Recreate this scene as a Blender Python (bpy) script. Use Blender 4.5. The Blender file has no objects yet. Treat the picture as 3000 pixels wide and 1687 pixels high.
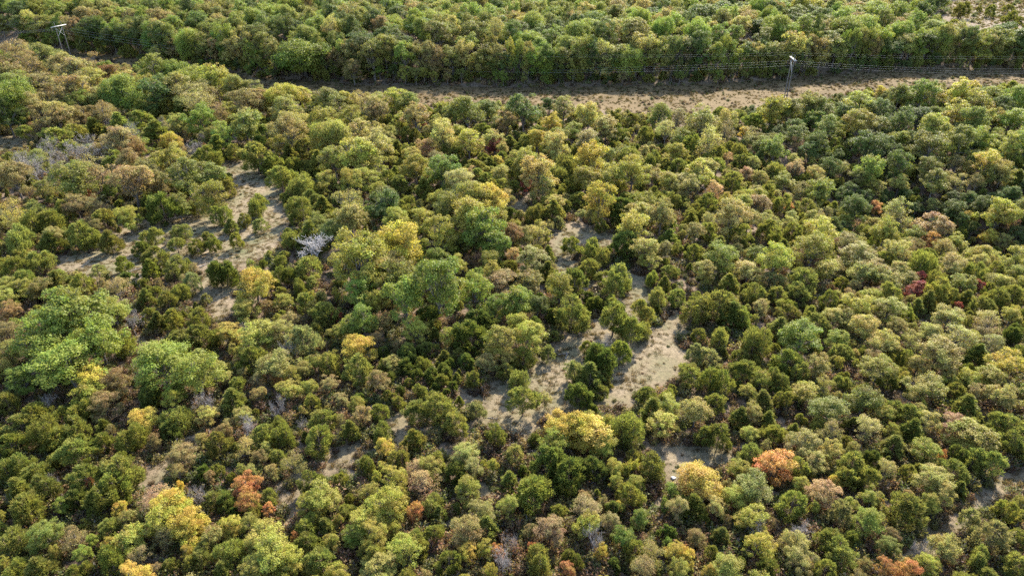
import bpy, math, random
import numpy as np

# ------------------------------------------------------------------ camera, sky, sun, exposure
scn = bpy.context.scene
col = scn.collection
CAM_H = 80.0
PITCH = math.radians(29.8)
cam_d = bpy.data.cameras.new('camera')
cam_d.sensor_width = 36.0
cam_d.lens = 24.0
cam_d.clip_start = 1.0
cam_d.clip_end = 12000.0
cam = bpy.data.objects.new('camera', cam_d)
cam.location = (0, 0, CAM_H)
cam.rotation_euler = (math.pi / 2 - PITCH, 0, 0)
col.objects.link(cam)
scn.camera = cam

SUN_AZ = math.radians(25.0)      # clockwise from +Y (the way the camera looks)
SUN_EL = math.radians(36.0)
world = bpy.data.worlds.new('World')
scn.world = world
world.use_nodes = True
wn = world.node_tree
bg = wn.nodes['Background']
sky = wn.nodes.new('ShaderNodeTexSky')
sky.sky_type = 'NISHITA'
sky.sun_disc = False
sky.sun_elevation = SUN_EL
sky.sun_rotation = SUN_AZ
wn.links.new(sky.outputs['Color'], bg.inputs['Color'])
bg.inputs['Strength'].default_value = 0.15

sun_d = bpy.data.lights.new('sun', 'SUN')
sun_d.energy = 3.9
sun_d.angle = math.radians(0.5)
sun_d.color = (1.0, 0.92, 0.77)
sun = bpy.data.objects.new('sun', sun_d)
to_sun = np.array([math.sin(SUN_AZ) * math.cos(SUN_EL), math.cos(SUN_AZ) * math.cos(SUN_EL), math.sin(SUN_EL)])
sun.rotation_euler = (math.pi / 2 - SUN_EL, 0, math.pi - SUN_AZ)
sun.location = (100, 200, 300)
col.objects.link(sun)

vs = scn.view_settings
vs.view_transform = 'Standard'
vs.look = 'None'
vs.gamma = 1.0
vs.use_curve_mapping = False
vs.exposure = 2.35
scn.cycles.use_denoising = False
scn.cycles.max_bounces = 6
scn.cycles.diffuse_bounces = 4
scn.cycles.glossy_bounces = 2
scn.cycles.transmission_bounces = 4
scn.cycles.volume_bounces = 0

rng = np.random.default_rng(7)
R2 = random.Random(11)

# ------------------------------------------------------------------ picture pixel (3000 x 1687) <-> place on the ground
F, CX, CY = 2000.0, 1500.0, 843.5
SP, CP = math.sin(PITCH), math.cos(PITCH)

def corr_far(x):
    return np.interp(x, [-600, -212, -133, 0, 84, 198, 272, 700], [560, 402, 354, 338, 340, 369, 379, 426])

def height(x, y):
    x = np.asarray(x, float); y = np.asarray(y, float)
    h = 0.7 * np.sin(x / 37.0 + 0.6) * np.cos(y / 43.0) + 0.4 * np.sin(x / 19.0 - y / 23.0)
    # the wooded draw on the right
    t = (x - 98) * 0.55 + (y - 203) * 0.83
    s = (x - 98) * 0.83 - (y - 203) * 0.55
    h = h - 12.0 * np.exp(-(t / 30.0) ** 2) / (1 + np.exp(-(s + 5) / 14.0))
    # low rise under the far wood, heightened to lengthen its shadow over the corridor
    k = np.clip((y - corr_far(x) + 3) / 24.0, 0, 1)
    h = h + 9.0 * k * k * (3 - 2 * k)
    return h

def ground_at(px, py, z=0.0):
    """the point that stands z metres over the ground on the line of sight of a pixel"""
    u, v = (px - CX) / F, (CY - py) / F
    d = np.array([u, CP + v * SP, -SP + v * CP])
    zz = z
    for _ in range(12):
        t = (zz - CAM_H) / d[2]
        x, y = d[0] * t, d[1] * t
        zz = 0.5 * zz + 0.5 * (float(height(x, y)) + z)
    return x, y, t     # t = depth along the optical axis

def project(x, y, z):
    dz = z - CAM_H
    dep = y * CP - dz * SP
    return CX + F * x / dep, CY - F * (y * SP + dz * CP) / dep, dep

def in_poly(px, py, poly):
    px = np.asarray(px, float); py = np.asarray(py, float)
    inside = np.zeros(px.shape, bool)
    n = len(poly)
    j = n - 1
    for i in range(n):
        xi, yi = poly[i]; xj, yj = poly[j]
        c = ((yi > py) != (yj > py)) & (px < (xj - xi) * (py - yi) / (yj - yi + 1e-9) + xi)
        inside ^= c
        j = i
    return inside
# ------------------------------------------------------------------ where the open ground lies (outlines as seen, dropped on the ground below)
CORRIDOR = [(150,140),(330,158),(500,182),(740,222),(900,238),(1100,250),(1500,256),(2000,250),(2300,230),(2600,207),(3000,190),(3400,184),
            (3400,256),(3000,256),(2900,248),(2750,258),(2500,275),(2250,305),(2080,338),(1900,335),(1700,320),(1500,308),(1200,305),
            (1000,298),(870,296),(770,272),(690,240),(450,197),(330,180),(150,160)]
MEADOWS = [
 [(613,474),(690,464),(770,480),(835,560),(828,600),(862,648),(828,680),(827,725),(757,756),(698,790),(691,861),(690,915),(640,950),(615,930),
  (600,890),(555,880),(560,830),(590,800),(560,775),(500,815),(400,830),(330,845),(250,810),(165,795),(165,755),(240,740),(330,720),(355,690),
  (345,672),(410,650),(600,625),(640,595),(675,570),(680,520)],
 [(-40,405),(115,388),(115,410),(60,440),(-40,458)],
 [(516,423),(560,427),(590,462),(550,455)],
 [(935,745),(1000,708),(1070,702),(1066,725),(1000,735),(950,762)],
 [(1900,965),(2005,910),(2015,960),(1990,1000),(2020,1070),(1985,1110),(1950,1130),(1900,1150),(1810,1200),(1740,1190),(1700,1210),(1640,1215),
  (1600,1230),(1560,1265),(1545,1300),(1520,1290),(1480,1270),(1400,1250),(1390,1290),(1330,1330),(1290,1330),(1310,1290),(1380,1230),(1410,1180),
  (1420,1150),(1310,1148),(1390,1130),(1500,1095),(1580,1050),(1620,1010),(1690,985),(1740,955),(1755,920),(1790,880),(1770,870),(1830,850),(1905,835),
  (1920,870),(1880,900)],
 [(1600,700),(1660,650),(1710,660),(1790,675),(1800,700),(1775,730),(1720,715),(1680,745),(1690,790),(1730,830),(1800,790),(1850,790),(1910,835),
  (1890,870),(1780,880),(1720,830),(1640,815),(1610,740)],
 [(1500,600),(1545,570),(1552,640),(1510,622)],
 [(1870,1300),(1990,1310),(2055,1295),(2180,1295),(2140,1365),(2060,1385),(2010,1400),(1960,1440),(1900,1500),(1880,1490),(1930,1430),(1950,1370),(1880,1340)],
 [(3060,1340),(2930,1392),(2865,1440),(2795,1505),(2735,1545),(2675,1578),(2660,1610),(2680,1690),(2730,1690),(2760,1640),(2800,1590),(2840,1555),(2890,1500),(2960,1450),(3060,1425)],
 [(2740,20),(2800,-30),(3100,-30),(3100,60),(2950,62),(2860,90),(2840,60),(2750,45)],
]
LANES = [   # brown, brushy openings with little on them
 [(1400,1140),(1330,1170),(1200,1190),(1080,1270),(960,1340),(860,1400),(790,1420),(780,1480),(830,1480),(900,1440),(1000,1385),(1100,1340),(1200,1300),(1290,1260),(1390,1200)],
 [(1260,1500),(1330,1450),(1420,1420),(1480,1425),(1470,1455),(1380,1490),(1300,1560),(1250,1640),(1220,1640),(1240,1560)],
 [(400,1480),(430,1400),(500,1300),(560,1250),(620,1240),(600,1300),(540,1360),(500,1420),(440,1480)],
 [(1000,1335),(1050,1290),(1180,1195),(1195,1215),(1100,1280),(1040,1330)],
 [(1240,1326),(1350,1272),(1372,1280),(1334,1310),(1272,1334)],
 [(788,1411),(877,1403),(873,1446),(823,1512),(827,1570),(866,1570),(893,1473)],
 [(854,1396),(940,1357),(1000,1341),(1000,1372),(930,1372)],
 [(380,1462),(419,1388),(446,1341),(505,1287),(563,1252),(551,1287),(524,1372),(485,1419),(388,1466)],
 [(303,1272),(310,1237),(388,1190),(388,1221),(341,1252)],
 [(388,1047),(408,970),(439,966),(466,1001),(427,1040)],
 [(633,997),(629,1063),(660,1098),(650,1020)],
 [(1380,1462),(1480,1422),(1490,1440),(1370,1490)],
 [(1275,1560),(1300,1530),(1330,1560),(1290,1620)],
 [(2290,1240),(2330,1200),(2350,1225),(2310,1260)],
]

# ------------------------------------------------------------------ single trees: x y width code, in the 2.576x enlargement of each ninth of the photograph
# C cedar  d dark cedar  q pale cedar | g green  y yellow-green  o olive  p pale  b tan  D dark broadleaf | Y yellow  O orange  P salmon  r red  k brown | x bare
PANELS = {
(0,0): """2290 400 330 g;110 390 200 b;340 430 220 o;200 480 220 b;60 560 220 b;470 500 180 b;690 480 180 b;560 540 220 b;120 650 260 o;320 650 250 b;560 700 260 b;700 600 200 p
1160 520 220 g;1330 540 200 g;1480 600 220 g;1620 600 220 y;1770 660 180 o;960 620 180 p;1080 640 150 y;910 690 260 g;830 570 150 k;1170 690 240 D;1330 660 220 o;1420 720 220 p;1560 690 200 b
80 750 280 g;40 850 200 D;300 800 200 b;420 860 220 b;600 780 200 g;700 760 180 p;1500 790 230 p;1250 800 160 C;1120 830 140 C;1370 800 160 C;2130 740 240 y;1900 690 180 o;2250 720 150 y;2500 760 220 o
2380 770 120 C;1950 760 200 b;1850 780 220 b;2160 820 200 p;1500 880 200 g;1350 920 120 p;1640 850 160 b;1850 930 200 o;1950 900 160 C;2010 1000 180 C;2180 990 260 p;2500 1020 260 y;2450 900 200 y
1180 980 240 C;900 930 240 C;1060 900 180 C;640 870 160 b;780 860 180 b;700 950 200 C;480 920 140 C;560 1000 180 C;190 990 140 C;430 1040 250 C;960 970 180 x;900 1060 220 b;1000 1120 160 k;1070 1100 140 g
1285 1070 150 Y;1280 1190 220 y;600 1110 260 x;350 1120 180 x;250 1230 220 x;370 1230 200 x;80 1200 140 C;160 1180 140 C;40 1290 160 C;100 1330 240 b;480 1190 160 x;720 1290 260 b;560 1340 260 o
860 1200 200 C;960 1210 160 b;920 1300 120 P;1100 1290 200 b;1000 1370 260 b;850 1400 150 g;1180 1370 180 b;1400 1330 260 o;1560 1330 230 o;1480 1250 160 C;1720 1400 120 C;1570 1160 200 C;1480 1100 150 x
1640 1080 180 C;1680 1000 160 g;1770 1130 140 C;1930 1160 240 C;2060 1230 180 C;2180 1150 160 C;2200 1230 140 C;2120 1330 200 C;2400 1200 180 C;2520 1200 200 o;2330 1000 160 C;2300 1100 180 C;2280 1390 200 C""",
(1000,0): """480 420 150 g;240 420 200 o;840 420 200 o;1050 470 180 o;1370 190 180 y;1460 180 160 g;1840 400 250 g;1690 360 170 g;2180 220 180 g;1940 150 150 g;1120 110 130 g;1020 130 150 g;580 80 160 o;1210 360 160 x
1130 350 100 y;1270 360 80 y;2360 450 120 x;2140 420 140 x;710 440 120 b;1000 250 200 o;1530 60 200 g;1510 370 150 g;1400 310 180 g;80 450 120 b;2560 380 170 g
40 760 150 y;150 760 150 p;410 750 170 y;240 820 180 b;280 780 140 p;500 780 170 o;650 850 120 C;750 820 100 y;950 830 220 o;860 830 180 o;1100 830 160 o;1370 830 220 D;1570 790 100 D;1250 920 160 k;1580 920 150 Y
1680 800 150 p;1870 850 180 p;1750 980 130 y;2190 900 140 C;2400 850 140 o;2540 850 130 b;2000 950 160 p;2450 980 140 p;2300 1000 160 C;2080 980 160 C;80 900 180 y;560 880 180 b;340 900 120 C;430 930 150 C
520 1000 140 C;580 990 90 x;640 970 60 r;770 1010 200 p;960 1060 200 y;1060 980 130 C;1150 1050 140 p;1160 1100 120 r;1270 1070 130 C;1480 1050 150 Y;1400 1070 140 C;1620 1080 180 p;1860 1060 150 b;1550 1100 110 C
130 1010 220 p;230 1090 260 p;420 1110 140 C;100 1170 260 y;250 1220 200 y;350 1150 140 C;640 1110 120 P;720 1200 140 b;820 1120 150 C;870 1150 140 C;760 1280 200 g;560 1260 180 y;1000 1250 150 C;1120 1230 140 C
1180 1220 80 Y;1290 1260 160 C;1380 1220 180 y;1490 1290 230 p;1700 1240 200 C;1530 1190 160 C;1900 1190 230 Y;1650 1310 180 C;2360 1200 180 C;2180 1180 160 C;2200 1280 220 y;2450 1240 120 C;2350 1320 140 p
1850 1350 180 y;2000 1330 200 y;2540 1250 140 C;1920 1400 60 r;1400 1390 100 r;960 1320 130 P;60 1350 180 y;180 1340 160 y;350 1340 160 C;440 1380 150 C;620 1400 180 C;900 1390 230 p;1060 1330 170 C;1140 1400 140 C
1210 1390 100 y;1310 1400 120 C;1520 1390 150 p;2080 1400 140 C;2250 1400 100 C;2480 1370 160 y""",
(2000,0): """270 90 220 D;580 70 150 g;550 150 110 g;1020 210 100 D;700 210 200 g;930 210 160 g;620 300 180 o;800 270 160 g;110 260 180 g;280 270 150 g;430 420 120 y;860 390 90 b;990 310 150 y;1130 310 180 o;1030 80 120 y
1220 130 160 g;1320 120 180 o;1580 110 160 C;1740 90 150 C;1640 240 170 g;1790 310 120 g;1920 290 160 g;2080 290 180 o;2200 350 200 y;2320 280 180 C;2450 330 160 o;1770 130 180 b;2110 60 130 C;2240 60 50 C;2330 70 80 C
2460 60 70 C;2500 130 150 C;1400 190 80 k;2060 200 200 C;1900 180 180 C
680 820 200 y;960 790 160 o;800 830 160 o;1050 820 160 o;1340 770 200 y;1400 700 90 C;1490 690 90 Y;1640 710 150 o;1810 700 180 g;1900 720 150 p;2120 710 210 Y;2350 720 160 y;2450 660 140 C;2520 740 180 g
150 900 200 p;280 850 110 C;420 870 120 C;330 900 150 p;540 910 150 C;510 1000 120 p;460 990 60 Y;1000 900 130 g;1100 950 140 o;1330 930 220 y;1450 960 160 o;1640 900 180 D;1780 880 160 D;1900 970 220 y;2080 850 200 y
2220 780 200 y;2200 900 180 o;2350 900 140 y;2480 900 180 g;60 900 80 y;210 1050 200 p;320 980 140 b;80 1080 180 C;170 1100 130 C;430 1130 120 C;270 1140 140 C;700 1110 180 o;860 1090 120 k;920 1040 80 C;960 1130 130 D
1150 1080 110 C;1400 1090 200 D;1540 1100 160 D;1640 1050 140 g;1870 1100 230 o;2100 1060 200 o;2260 1040 170 g;2460 1090 180 y;340 1190 90 P;450 1210 140 C;130 1300 180 y;260 1240 140 C;480 1310 100 P;580 1340 110 p
660 1290 90 p;860 1260 120 P;1000 1310 120 p;1200 1270 110 p;760 1360 140 y;700 1280 150 C;1170 1370 100 C;1400 1270 170 g;1330 1350 150 o;1630 1230 160 D;1700 1270 140 C;1860 1270 160 o;2070 1230 110 b;2300 1220 180 Y
2420 1290 160 p;2350 1310 130 o;2500 1200 140 C;2530 1330 150 C;1900 1370 180 o;1640 1380 140 p;2080 1370 140 p;2220 1370 110 p;1450 1410 130 y;40 1390 150 p;230 1420 130 P;380 1350 160 C;900 1430 120 p""",
(0,562): """80 150 200 p;300 200 300 C;150 330 260 C;380 360 200 C;400 330 130 p;300 500 220 C;120 560 220 C;600 300 230 C;700 330 160 C;820 350 180 C;740 90 160 b;560 60 180 b;480 120 200 C;650 30 100 O;780 190 180 C;960 180 180 y
1220 90 280 d;1130 60 140 d;1340 90 160 o;1480 90 150 C;1590 30 200 o;1660 160 160 C;1950 80 190 C;1840 200 120 C;1960 240 120 q;1740 240 140 C;1600 370 150 C;1560 340 100 C;1780 350 120 C;1480 400 140 C;1370 290 160 C;1330 390 130 C
1130 330 180 C;1060 420 130 d;1170 480 200 C;1310 550 200 C;1130 560 160 C;1410 530 90 C;920 530 140 C;740 600 160 q;960 650 150 d;1670 590 220 d;1450 660 150 q;1550 800 100 q;1350 740 140 C;1100 780 150 C;1260 800 160 C;880 720 200 b
990 960 130 x;1190 950 160 C;1300 940 180 C;1480 950 200 C;1500 1080 260 C;1370 1100 180 C;560 900 420 g;330 1080 400 g;740 1100 380 g;500 1290 420 g;850 880 220 y;920 1130 180 C;1230 1290 380 g;1480 1330 330 y;700 1400 230 Y;860 1420 200 b
60 700 160 y;30 800 160 y;60 900 150 k;50 1050 160 b;70 1200 180 p;180 650 200 C;420 660 220 C;620 670 180 C;320 720 180 o;160 720 160 y;1920 680 250 Y;2150 600 180 C;1850 880 180 y;2130 820 130 y;2020 860 100 k;2330 560 200 C
2370 400 210 w;2190 350 150 C;2340 300 220 C;2480 290 180 o;2260 100 180 C;2430 80 150 C;2540 510 130 y;2300 820 160 C;2450 900 200 C;2540 930 80 r;1720 1060 180 Y;1930 1080 240 y;1830 1030 80 x;1900 1240 200 C;2100 1060 220 p
2280 1100 260 q;2160 1160 160 x;2100 1290 260 p;2370 1280 120 y;2480 1280 180 C;2540 1060 130 y;2090 1390 110 O;2200 1380 120 y;2400 1000 160 C""",
(1000,562): """60 80 240 p;70 200 220 p;320 100 200 D;300 180 160 D;420 220 160 y;560 150 100 C;610 200 130 y;740 310 200 y;1000 90 240 y;1110 90 230 Y;1000 200 260 y;1080 270 220 g;1180 150 130 y;800 120 180 o;900 50 180 o;1280 160 110 d;1250 40 120 p
1290 320 150 k;440 380 250 Y;250 350 150 d;360 280 70 C;900 390 110 g;1020 370 160 o;1160 400 180 g;1380 330 120 p;1440 320 80 C;130 490 300 y;330 560 280 p;430 640 220 o;720 510 150 g;850 560 150 y;1000 510 140 k;1300 470 100 P;1130 520 140 o
1180 560 150 d;1270 560 130 C;1450 500 200 p;1560 450 120 C;1560 580 150 C;730 700 320 g;480 790 260 g;1010 740 200 g;1140 620 150 y;1200 680 220 b;1410 680 180 b;1330 820 180 g;1160 860 130 g;1480 850 160 D;1650 700 150 y;1760 650 190 d;1740 880 280 C
1590 920 120 d;250 640 220 y;150 740 200 g;260 810 150 y;160 950 180 g;80 1010 140 y;300 980 160 b;560 1030 160 y;750 990 80 P;700 1010 120 C;640 930 200 d;1030 960 260 d;980 1060 260 d;1200 1120 180 y;1250 1240 130 p;1340 1000 150 y;1420 1080 180 y
1370 1230 180 C;1560 1200 130 q;800 1080 100 y;650 1180 150 d;500 1200 160 d;120 1180 230 Y;130 1310 220 C;320 1310 120 C;380 1290 120 p;480 1300 160 d;580 1370 100 d;680 1370 130 d;780 1340 120 d;870 1390 90 C;1000 1400 120 C;1100 1280 130 b;1240 1340 150 C;1340 1400 170 C
1740 390 160 C;1880 420 160 C;1970 470 150 C;1870 560 160 C;2070 640 230 C;1990 640 140 C;2150 690 90 C;1470 150 160 C;1600 120 180 C;1640 220 100 q;1700 100 100 C;1960 240 100 C;1880 170 80 p;2110 110 200 d;2200 60 120 y;2230 160 180 y;2220 260 220 y
2150 370 230 d;1800 50 150 C;1950 50 180 Y;2290 430 180 y;2330 510 150 y;2420 160 200 p;2400 60 140 C;2480 330 150 C;2450 430 100 p;2350 640 100 C;2440 680 130 C;2480 600 130 C;2400 780 150 C;2060 930 250 C;2150 1000 260 C;2050 830 130 C;2290 890 180 C
2280 1030 120 C;2110 1190 170 C;1960 1240 240 d;1960 1140 160 x;1850 1160 90 C;1760 1340 180 q;1880 1360 230 C;1990 1400 120 C""",
(2000,562): """200 60 150 C;320 50 90 Y;450 80 150 y;380 180 230 p;560 80 140 b;620 90 90 P;760 70 150 C;800 120 60 O;880 20 90 p;930 110 170 C;1130 110 100 C;1210 160 80 y;1080 150 90 p;1300 120 180 D;1450 120 90 O;1640 140 180 p;1760 130 100 D
2390 150 220 y;2170 190 90 Y;2060 130 150 D;2250 100 140 D;1900 260 220 P;1890 350 140 O;1700 290 90 p;1500 270 90 C;1450 240 110 p;1400 290 160 C;1310 240 80 P;1240 220 100 y;2320 340 130 Y;2420 370 110 p;2490 230 110 P;2540 320 130 D
60 200 120 C;100 300 130 p;190 280 140 C;280 400 180 C;430 290 170 C;500 200 140 p;650 270 160 C;700 330 150 C;830 290 160 C;1030 300 210 y;1000 390 220 y;1130 380 90 k;1240 370 150 p;1130 430 100 C;560 470 130 g;700 490 220 y;300 490 230 g
160 590 160 y;90 440 130 C;500 590 170 p;1100 590 170 y;1340 470 200 p;1530 500 140 C;1620 430 180 p;1820 520 200 C;2060 470 200 p;1790 640 80 r;1780 730 130 r;1440 590 160 b;1350 600 180 p;1540 640 180 p;1200 680 110 C;920 650 230 C;1110 800 170 C
870 740 180 C;540 750 180 C;520 780 70 y;350 680 200 C;660 650 110 p;740 670 90 p;720 760 150 C;1560 760 170 C;1430 790 130 y;1560 870 200 y;1860 800 160 C;1770 850 120 C;1930 720 220 C;2000 760 140 C;2150 790 160 C;2080 860 60 r;2230 700 80 r
2320 660 120 p;2420 680 130 y;2500 760 180 C;2380 790 180 C;2220 590 180 C;1700 910 120 C;2010 940 200 p;2320 970 190 p;2480 930 130 y;2500 1060 160 d;2280 1040 150 b;100 870 230 C;280 830 230 C;380 900 220 C;460 930 160 C;280 1080 180 C
740 1000 180 C;900 1080 260 g;1010 980 180 C;800 900 160 C;1150 930 150 p;1170 1100 150 g;1230 950 140 p;1380 1010 180 p;1530 1130 190 p;1730 1100 130 p;1880 1060 150 p;1930 1210 260 p;2070 1090 220 p;560 1100 240 C;430 1240 140 C;100 1200 150 q
180 1230 180 q;800 1260 220 C;880 1340 160 C;1020 1290 150 p;1200 1200 150 C;1450 1250 130 b;1480 1340 220 y;1650 1230 160 C;1780 1300 140 p;2230 1210 200 C;2440 1280 220 Y;2150 1390 150 y;2330 1390 180 y;1560 1400 150 C;1680 1400 80 y
60 1370 200 C;250 1400 200 C;480 1340 200 C;720 1390 180 C;590 1410 130 y""",
(0,1124): """50 130 180 C;250 220 200 C;150 300 240 C;330 340 240 C;560 320 220 C;440 400 220 C;620 430 180 C;780 430 150 C;990 400 220 C;570 500 240 C;660 80 220 y;620 200 220 C;780 150 200 b;330 150 130 x;1060 260 200 Y;1330 250 230 C;1270 330 160 d
1550 150 170 x;1300 120 140 y;1120 60 200 d;1330 60 130 g;1750 100 220 C;1560 230 150 p;1830 240 120 p;1840 320 150 x;2070 170 150 x;2350 130 130 C;2280 290 100 x;1980 380 200 C;2130 380 180 C;2100 300 120 C;2440 260 200 C;2400 400 240 C
1640 430 180 C;1860 470 180 p;1520 420 90 p;1370 540 180 b;1530 660 120 d;1640 640 100 C;1740 700 90 C;90 620 240 C;260 680 220 C;130 780 220 C;330 770 200 C;420 730 130 x;640 690 230 C;680 740 60 O;900 640 260 C;850 760 300 C;760 850 240 C
570 860 200 d;200 920 240 C;60 880 90 x;460 920 100 g;1180 870 200 P;1300 920 260 Y;1250 1000 280 Y;1400 1050 250 Y;1500 1090 130 Y;1230 1120 180 b;960 1010 120 p;980 1180 200 y;1450 830 180 x;1360 770 60 Y;1860 760 180 O;1870 880 150 O
1620 870 160 C;1700 880 160 d;1780 960 100 d;1920 940 140 C;2040 850 130 C;1750 1070 140 Y;1590 1150 160 p;1880 1050 140 y;2000 1150 240 y;2330 720 180 C;2420 850 250 y;2330 900 170 y;2340 1060 200 C;2450 1060 180 C;2330 1200 200 C;2420 1330 240 C
100 1180 240 C;330 1140 230 g;570 1150 180 b;820 1080 170 C;820 1300 240 C;280 1380 230 C;120 1400 180 C;600 1400 180 C;1050 1300 160 b;1540 1280 200 C;1470 1340 160 C;1740 1260 230 C;1680 1390 200 C;2060 1270 280 y;2180 1320 200 y;1920 1390 200 y;2330 1390 100 y""",
(1000,1124): """120 160 120 y;280 200 150 C;430 130 100 C;60 330 160 C;310 350 150 C;580 190 200 C;740 170 230 C;860 290 200 C;690 100 130 C;540 400 190 C;1010 190 150 q;890 120 70 C;1370 110 240 C;1540 110 90 p;1160 360 180 C;1310 520 160 q;1800 60 200 d
1950 50 130 C;2300 70 140 C;2460 150 160 y;2350 170 200 C;2420 290 200 y;2170 310 250 C;1760 330 260 Y;1900 370 280 Y;1640 310 200 Y;1600 420 200 y;1980 450 160 y;1560 560 260 d;1720 650 260 d;1900 620 200 d;2050 620 120 y;2340 610 200 C
2180 830 200 C;1930 820 80 C;1450 800 290 C;330 480 130 Y;430 560 160 C;190 600 140 C;930 530 180 p;980 620 150 p;880 650 200 d;950 790 160 y;660 630 180 y;560 640 170 P;620 750 200 P;400 700 180 y;220 820 150 y;350 900 240 y;700 900 180 C
740 960 120 C;860 930 80 C;160 1040 240 y;240 1130 200 y;100 1130 160 g;50 960 140 C;1260 920 140 y;1050 960 180 p;1100 1060 200 C;950 1100 200 b;1580 1100 200 P;1850 950 220 b;1850 1050 180 y;2060 940 140 d;2090 930 70 Y;2250 1010 110 g
1640 960 130 C;700 1120 150 C;560 1170 170 C;470 1250 230 y;600 1230 130 C;220 1270 230 C;280 1380 240 p;810 1330 230 C;950 1260 130 Y;1080 1230 120 y;1180 1330 190 x;1300 1200 150 x;1130 1400 100 Y;1480 1320 250 C;1740 1310 150 C;1700 1400 100 O
1960 1270 90 Y;2130 1150 150 g;2220 1250 190 C;2340 1270 170 p;1900 1180 200 x;2060 1350 100 d;2520 1270 150 Y;2540 1400 150 y;2460 1110 130 d;2280 1390 180 b;2540 930 150 b""",
(2000,1124): """100 200 190 p;250 130 160 C;440 230 160 C;530 220 140 p;600 110 200 C;760 100 130 C;1110 180 240 o;280 370 190 C;170 370 150 C;590 370 90 C;500 380 120 y;510 520 170 C;690 600 260 O;430 640 150 y;130 720 280 Y;910 440 210 p;700 370 160 C
1030 300 130 C;1130 350 170 p;1120 500 160 p;1000 590 150 p;870 620 180 C;1240 430 100 C;1370 110 230 o;1400 330 180 p;1530 230 130 y;1650 200 240 C;1740 330 200 C;1600 450 220 C;1840 490 180 y;1850 280 160 p;2060 310 190 P;2200 390 260 y;2050 410 90 O
1960 540 60 O;2430 90 200 p;2150 150 230 C;2450 300 230 C;2480 420 200 C;2080 520 150 C;2280 560 240 C;2180 600 140 C;2050 640 200 C;2100 780 130 C;1890 720 220 p;1960 820 160 p;1280 600 210 C;1240 700 170 C;1360 690 200 C;1450 560 150 d;1540 640 130 p
1690 930 290 C;1430 860 140 y;1480 900 60 Y;530 770 260 o;400 850 180 y;830 890 250 C;1070 810 200 P;1140 740 80 Y;80 900 230 C;240 920 130 p;300 1130 160 C;110 1160 120 b;510 1010 190 y;600 1080 140 x;1200 960 210 q;1400 1030 190 g;1120 1160 200 C
1210 1260 260 C;580 1210 200 Y;840 1200 190 p;900 1320 200 p;640 1380 170 C;870 1080 160 x;30 1290 100 Y;330 1390 200 y;200 1420 90 Y;1080 1390 180 C;1550 1220 140 o;1540 1390 140 O;1990 1230 200 p;2170 1010 170 q;2350 1130 280 q;2260 1300 180 C
2470 940 190 C;2540 1150 160 C;2520 1360 200 C;1850 1360 160 y;1770 1230 150 x""",
}

# what grows between them on this side of the corridor: ten columns by seven rows of the picture
PALETTE = [
 "bbopg bbopg bbopg yyo yyo yyo yyo yyo yyo yyo",
 "bbogCx bbCox yopCC yypCob yypCCo CypCo pCyo CCooDD DooDgd ogDgDo",  # rightmost cells, this row and next: draw's shade put into darker tree codes
 "bbCCop CCob CCC CCyo yypo Cyp CypC CypCp CDDoC DCoDp",
 "CCyp CCb CCyb yyCpo ggyo ddyC CC CCypp ppybC CpyC",
 "ggyb CCyx Cypb dCyb dCC CC CC CCy ppCy yCpb",
 "CCC CCxb Cxpb CCyb Cyb yyd CCy CpCy CpCy CyC",
 "CCgy YbYCy CyOd CyyC CxyO CyObp CygY CxyC CxOy CyC",
]
PALETTE = [r.split() for r in PALETTE]
# ------------------------------------------------------------------ materials
def srgb(r, g, b):
    return tuple((c / 255 / 12.92) if c / 255 <= 0.04045 else ((c / 255 + 0.055) / 1.055) ** 2.4 for c in (r, g, b))

def new_mat(name):
    m = bpy.data.materials.new(name)
    m.use_nodes = True
    m.node_tree.nodes.clear()
    return m, m.node_tree.nodes, m.node_tree.links

def foliage_mat(name, trans, rough, spec, jit, hue, warm):
    """leaf colour = the tree's own tint, varied from leaf to leaf and spray to spray"""
    m, N, L = new_mat(name)
    out = N.new('ShaderNodeOutputMaterial')
    tint = N.new('ShaderNodeAttribute'); tint.attribute_type = 'INSTANCER'; tint.attribute_name = 'tint'
    leaf = N.new('ShaderNodeAttribute'); leaf.attribute_name = 'leaf'
    clump = N.new('ShaderNodeAttribute'); clump.attribute_name = 'clump'
    hs = N.new('ShaderNodeHueSaturation')
    a = N.new('ShaderNodeMapRange'); a.inputs['To Min'].default_value = 1 - jit; a.inputs['To Max'].default_value = 1 + jit
    b = N.new('ShaderNodeMapRange'); b.inputs['To Min'].default_value = 0.5 - hue; b.inputs['To Max'].default_value = 0.5 + hue
    L.new(leaf.outputs['Fac'], a.inputs['Value'])
    L.new(clump.outputs['Fac'], b.inputs['Value'])
    L.new(tint.outputs['Color'], hs.inputs['Color'])
    L.new(a.outputs['Result'], hs.inputs['Value'])
    L.new(b.outputs['Result'], hs.inputs['Hue'])
    p = N.new('ShaderNodeBsdfPrincipled')
    p.inputs['Roughness'].default_value = rough
    p.inputs['Specular IOR Level'].default_value = spec
    L.new(hs.outputs['Color'], p.inputs['Base Color'])
    t = N.new('ShaderNodeBsdfTranslucent')
    g = N.new('ShaderNodeMix'); g.data_type = 'RGBA'; g.blend_type = 'MULTIPLY'; g.inputs['Factor'].default_value = 1.0
    g.inputs['B'].default_value = warm
    L.new(hs.outputs['Color'], g.inputs['A'])
    L.new(g.outputs['Result'], t.inputs['Color'])
    mx = N.new('ShaderNodeMixShader'); mx.inputs['Fac'].default_value = trans
    L.new(p.outputs[0], mx.inputs[1]); L.new(t.outputs[0], mx.inputs[2])
    L.new(mx.outputs[0], out.inputs['Surface'])
    return m

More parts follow.
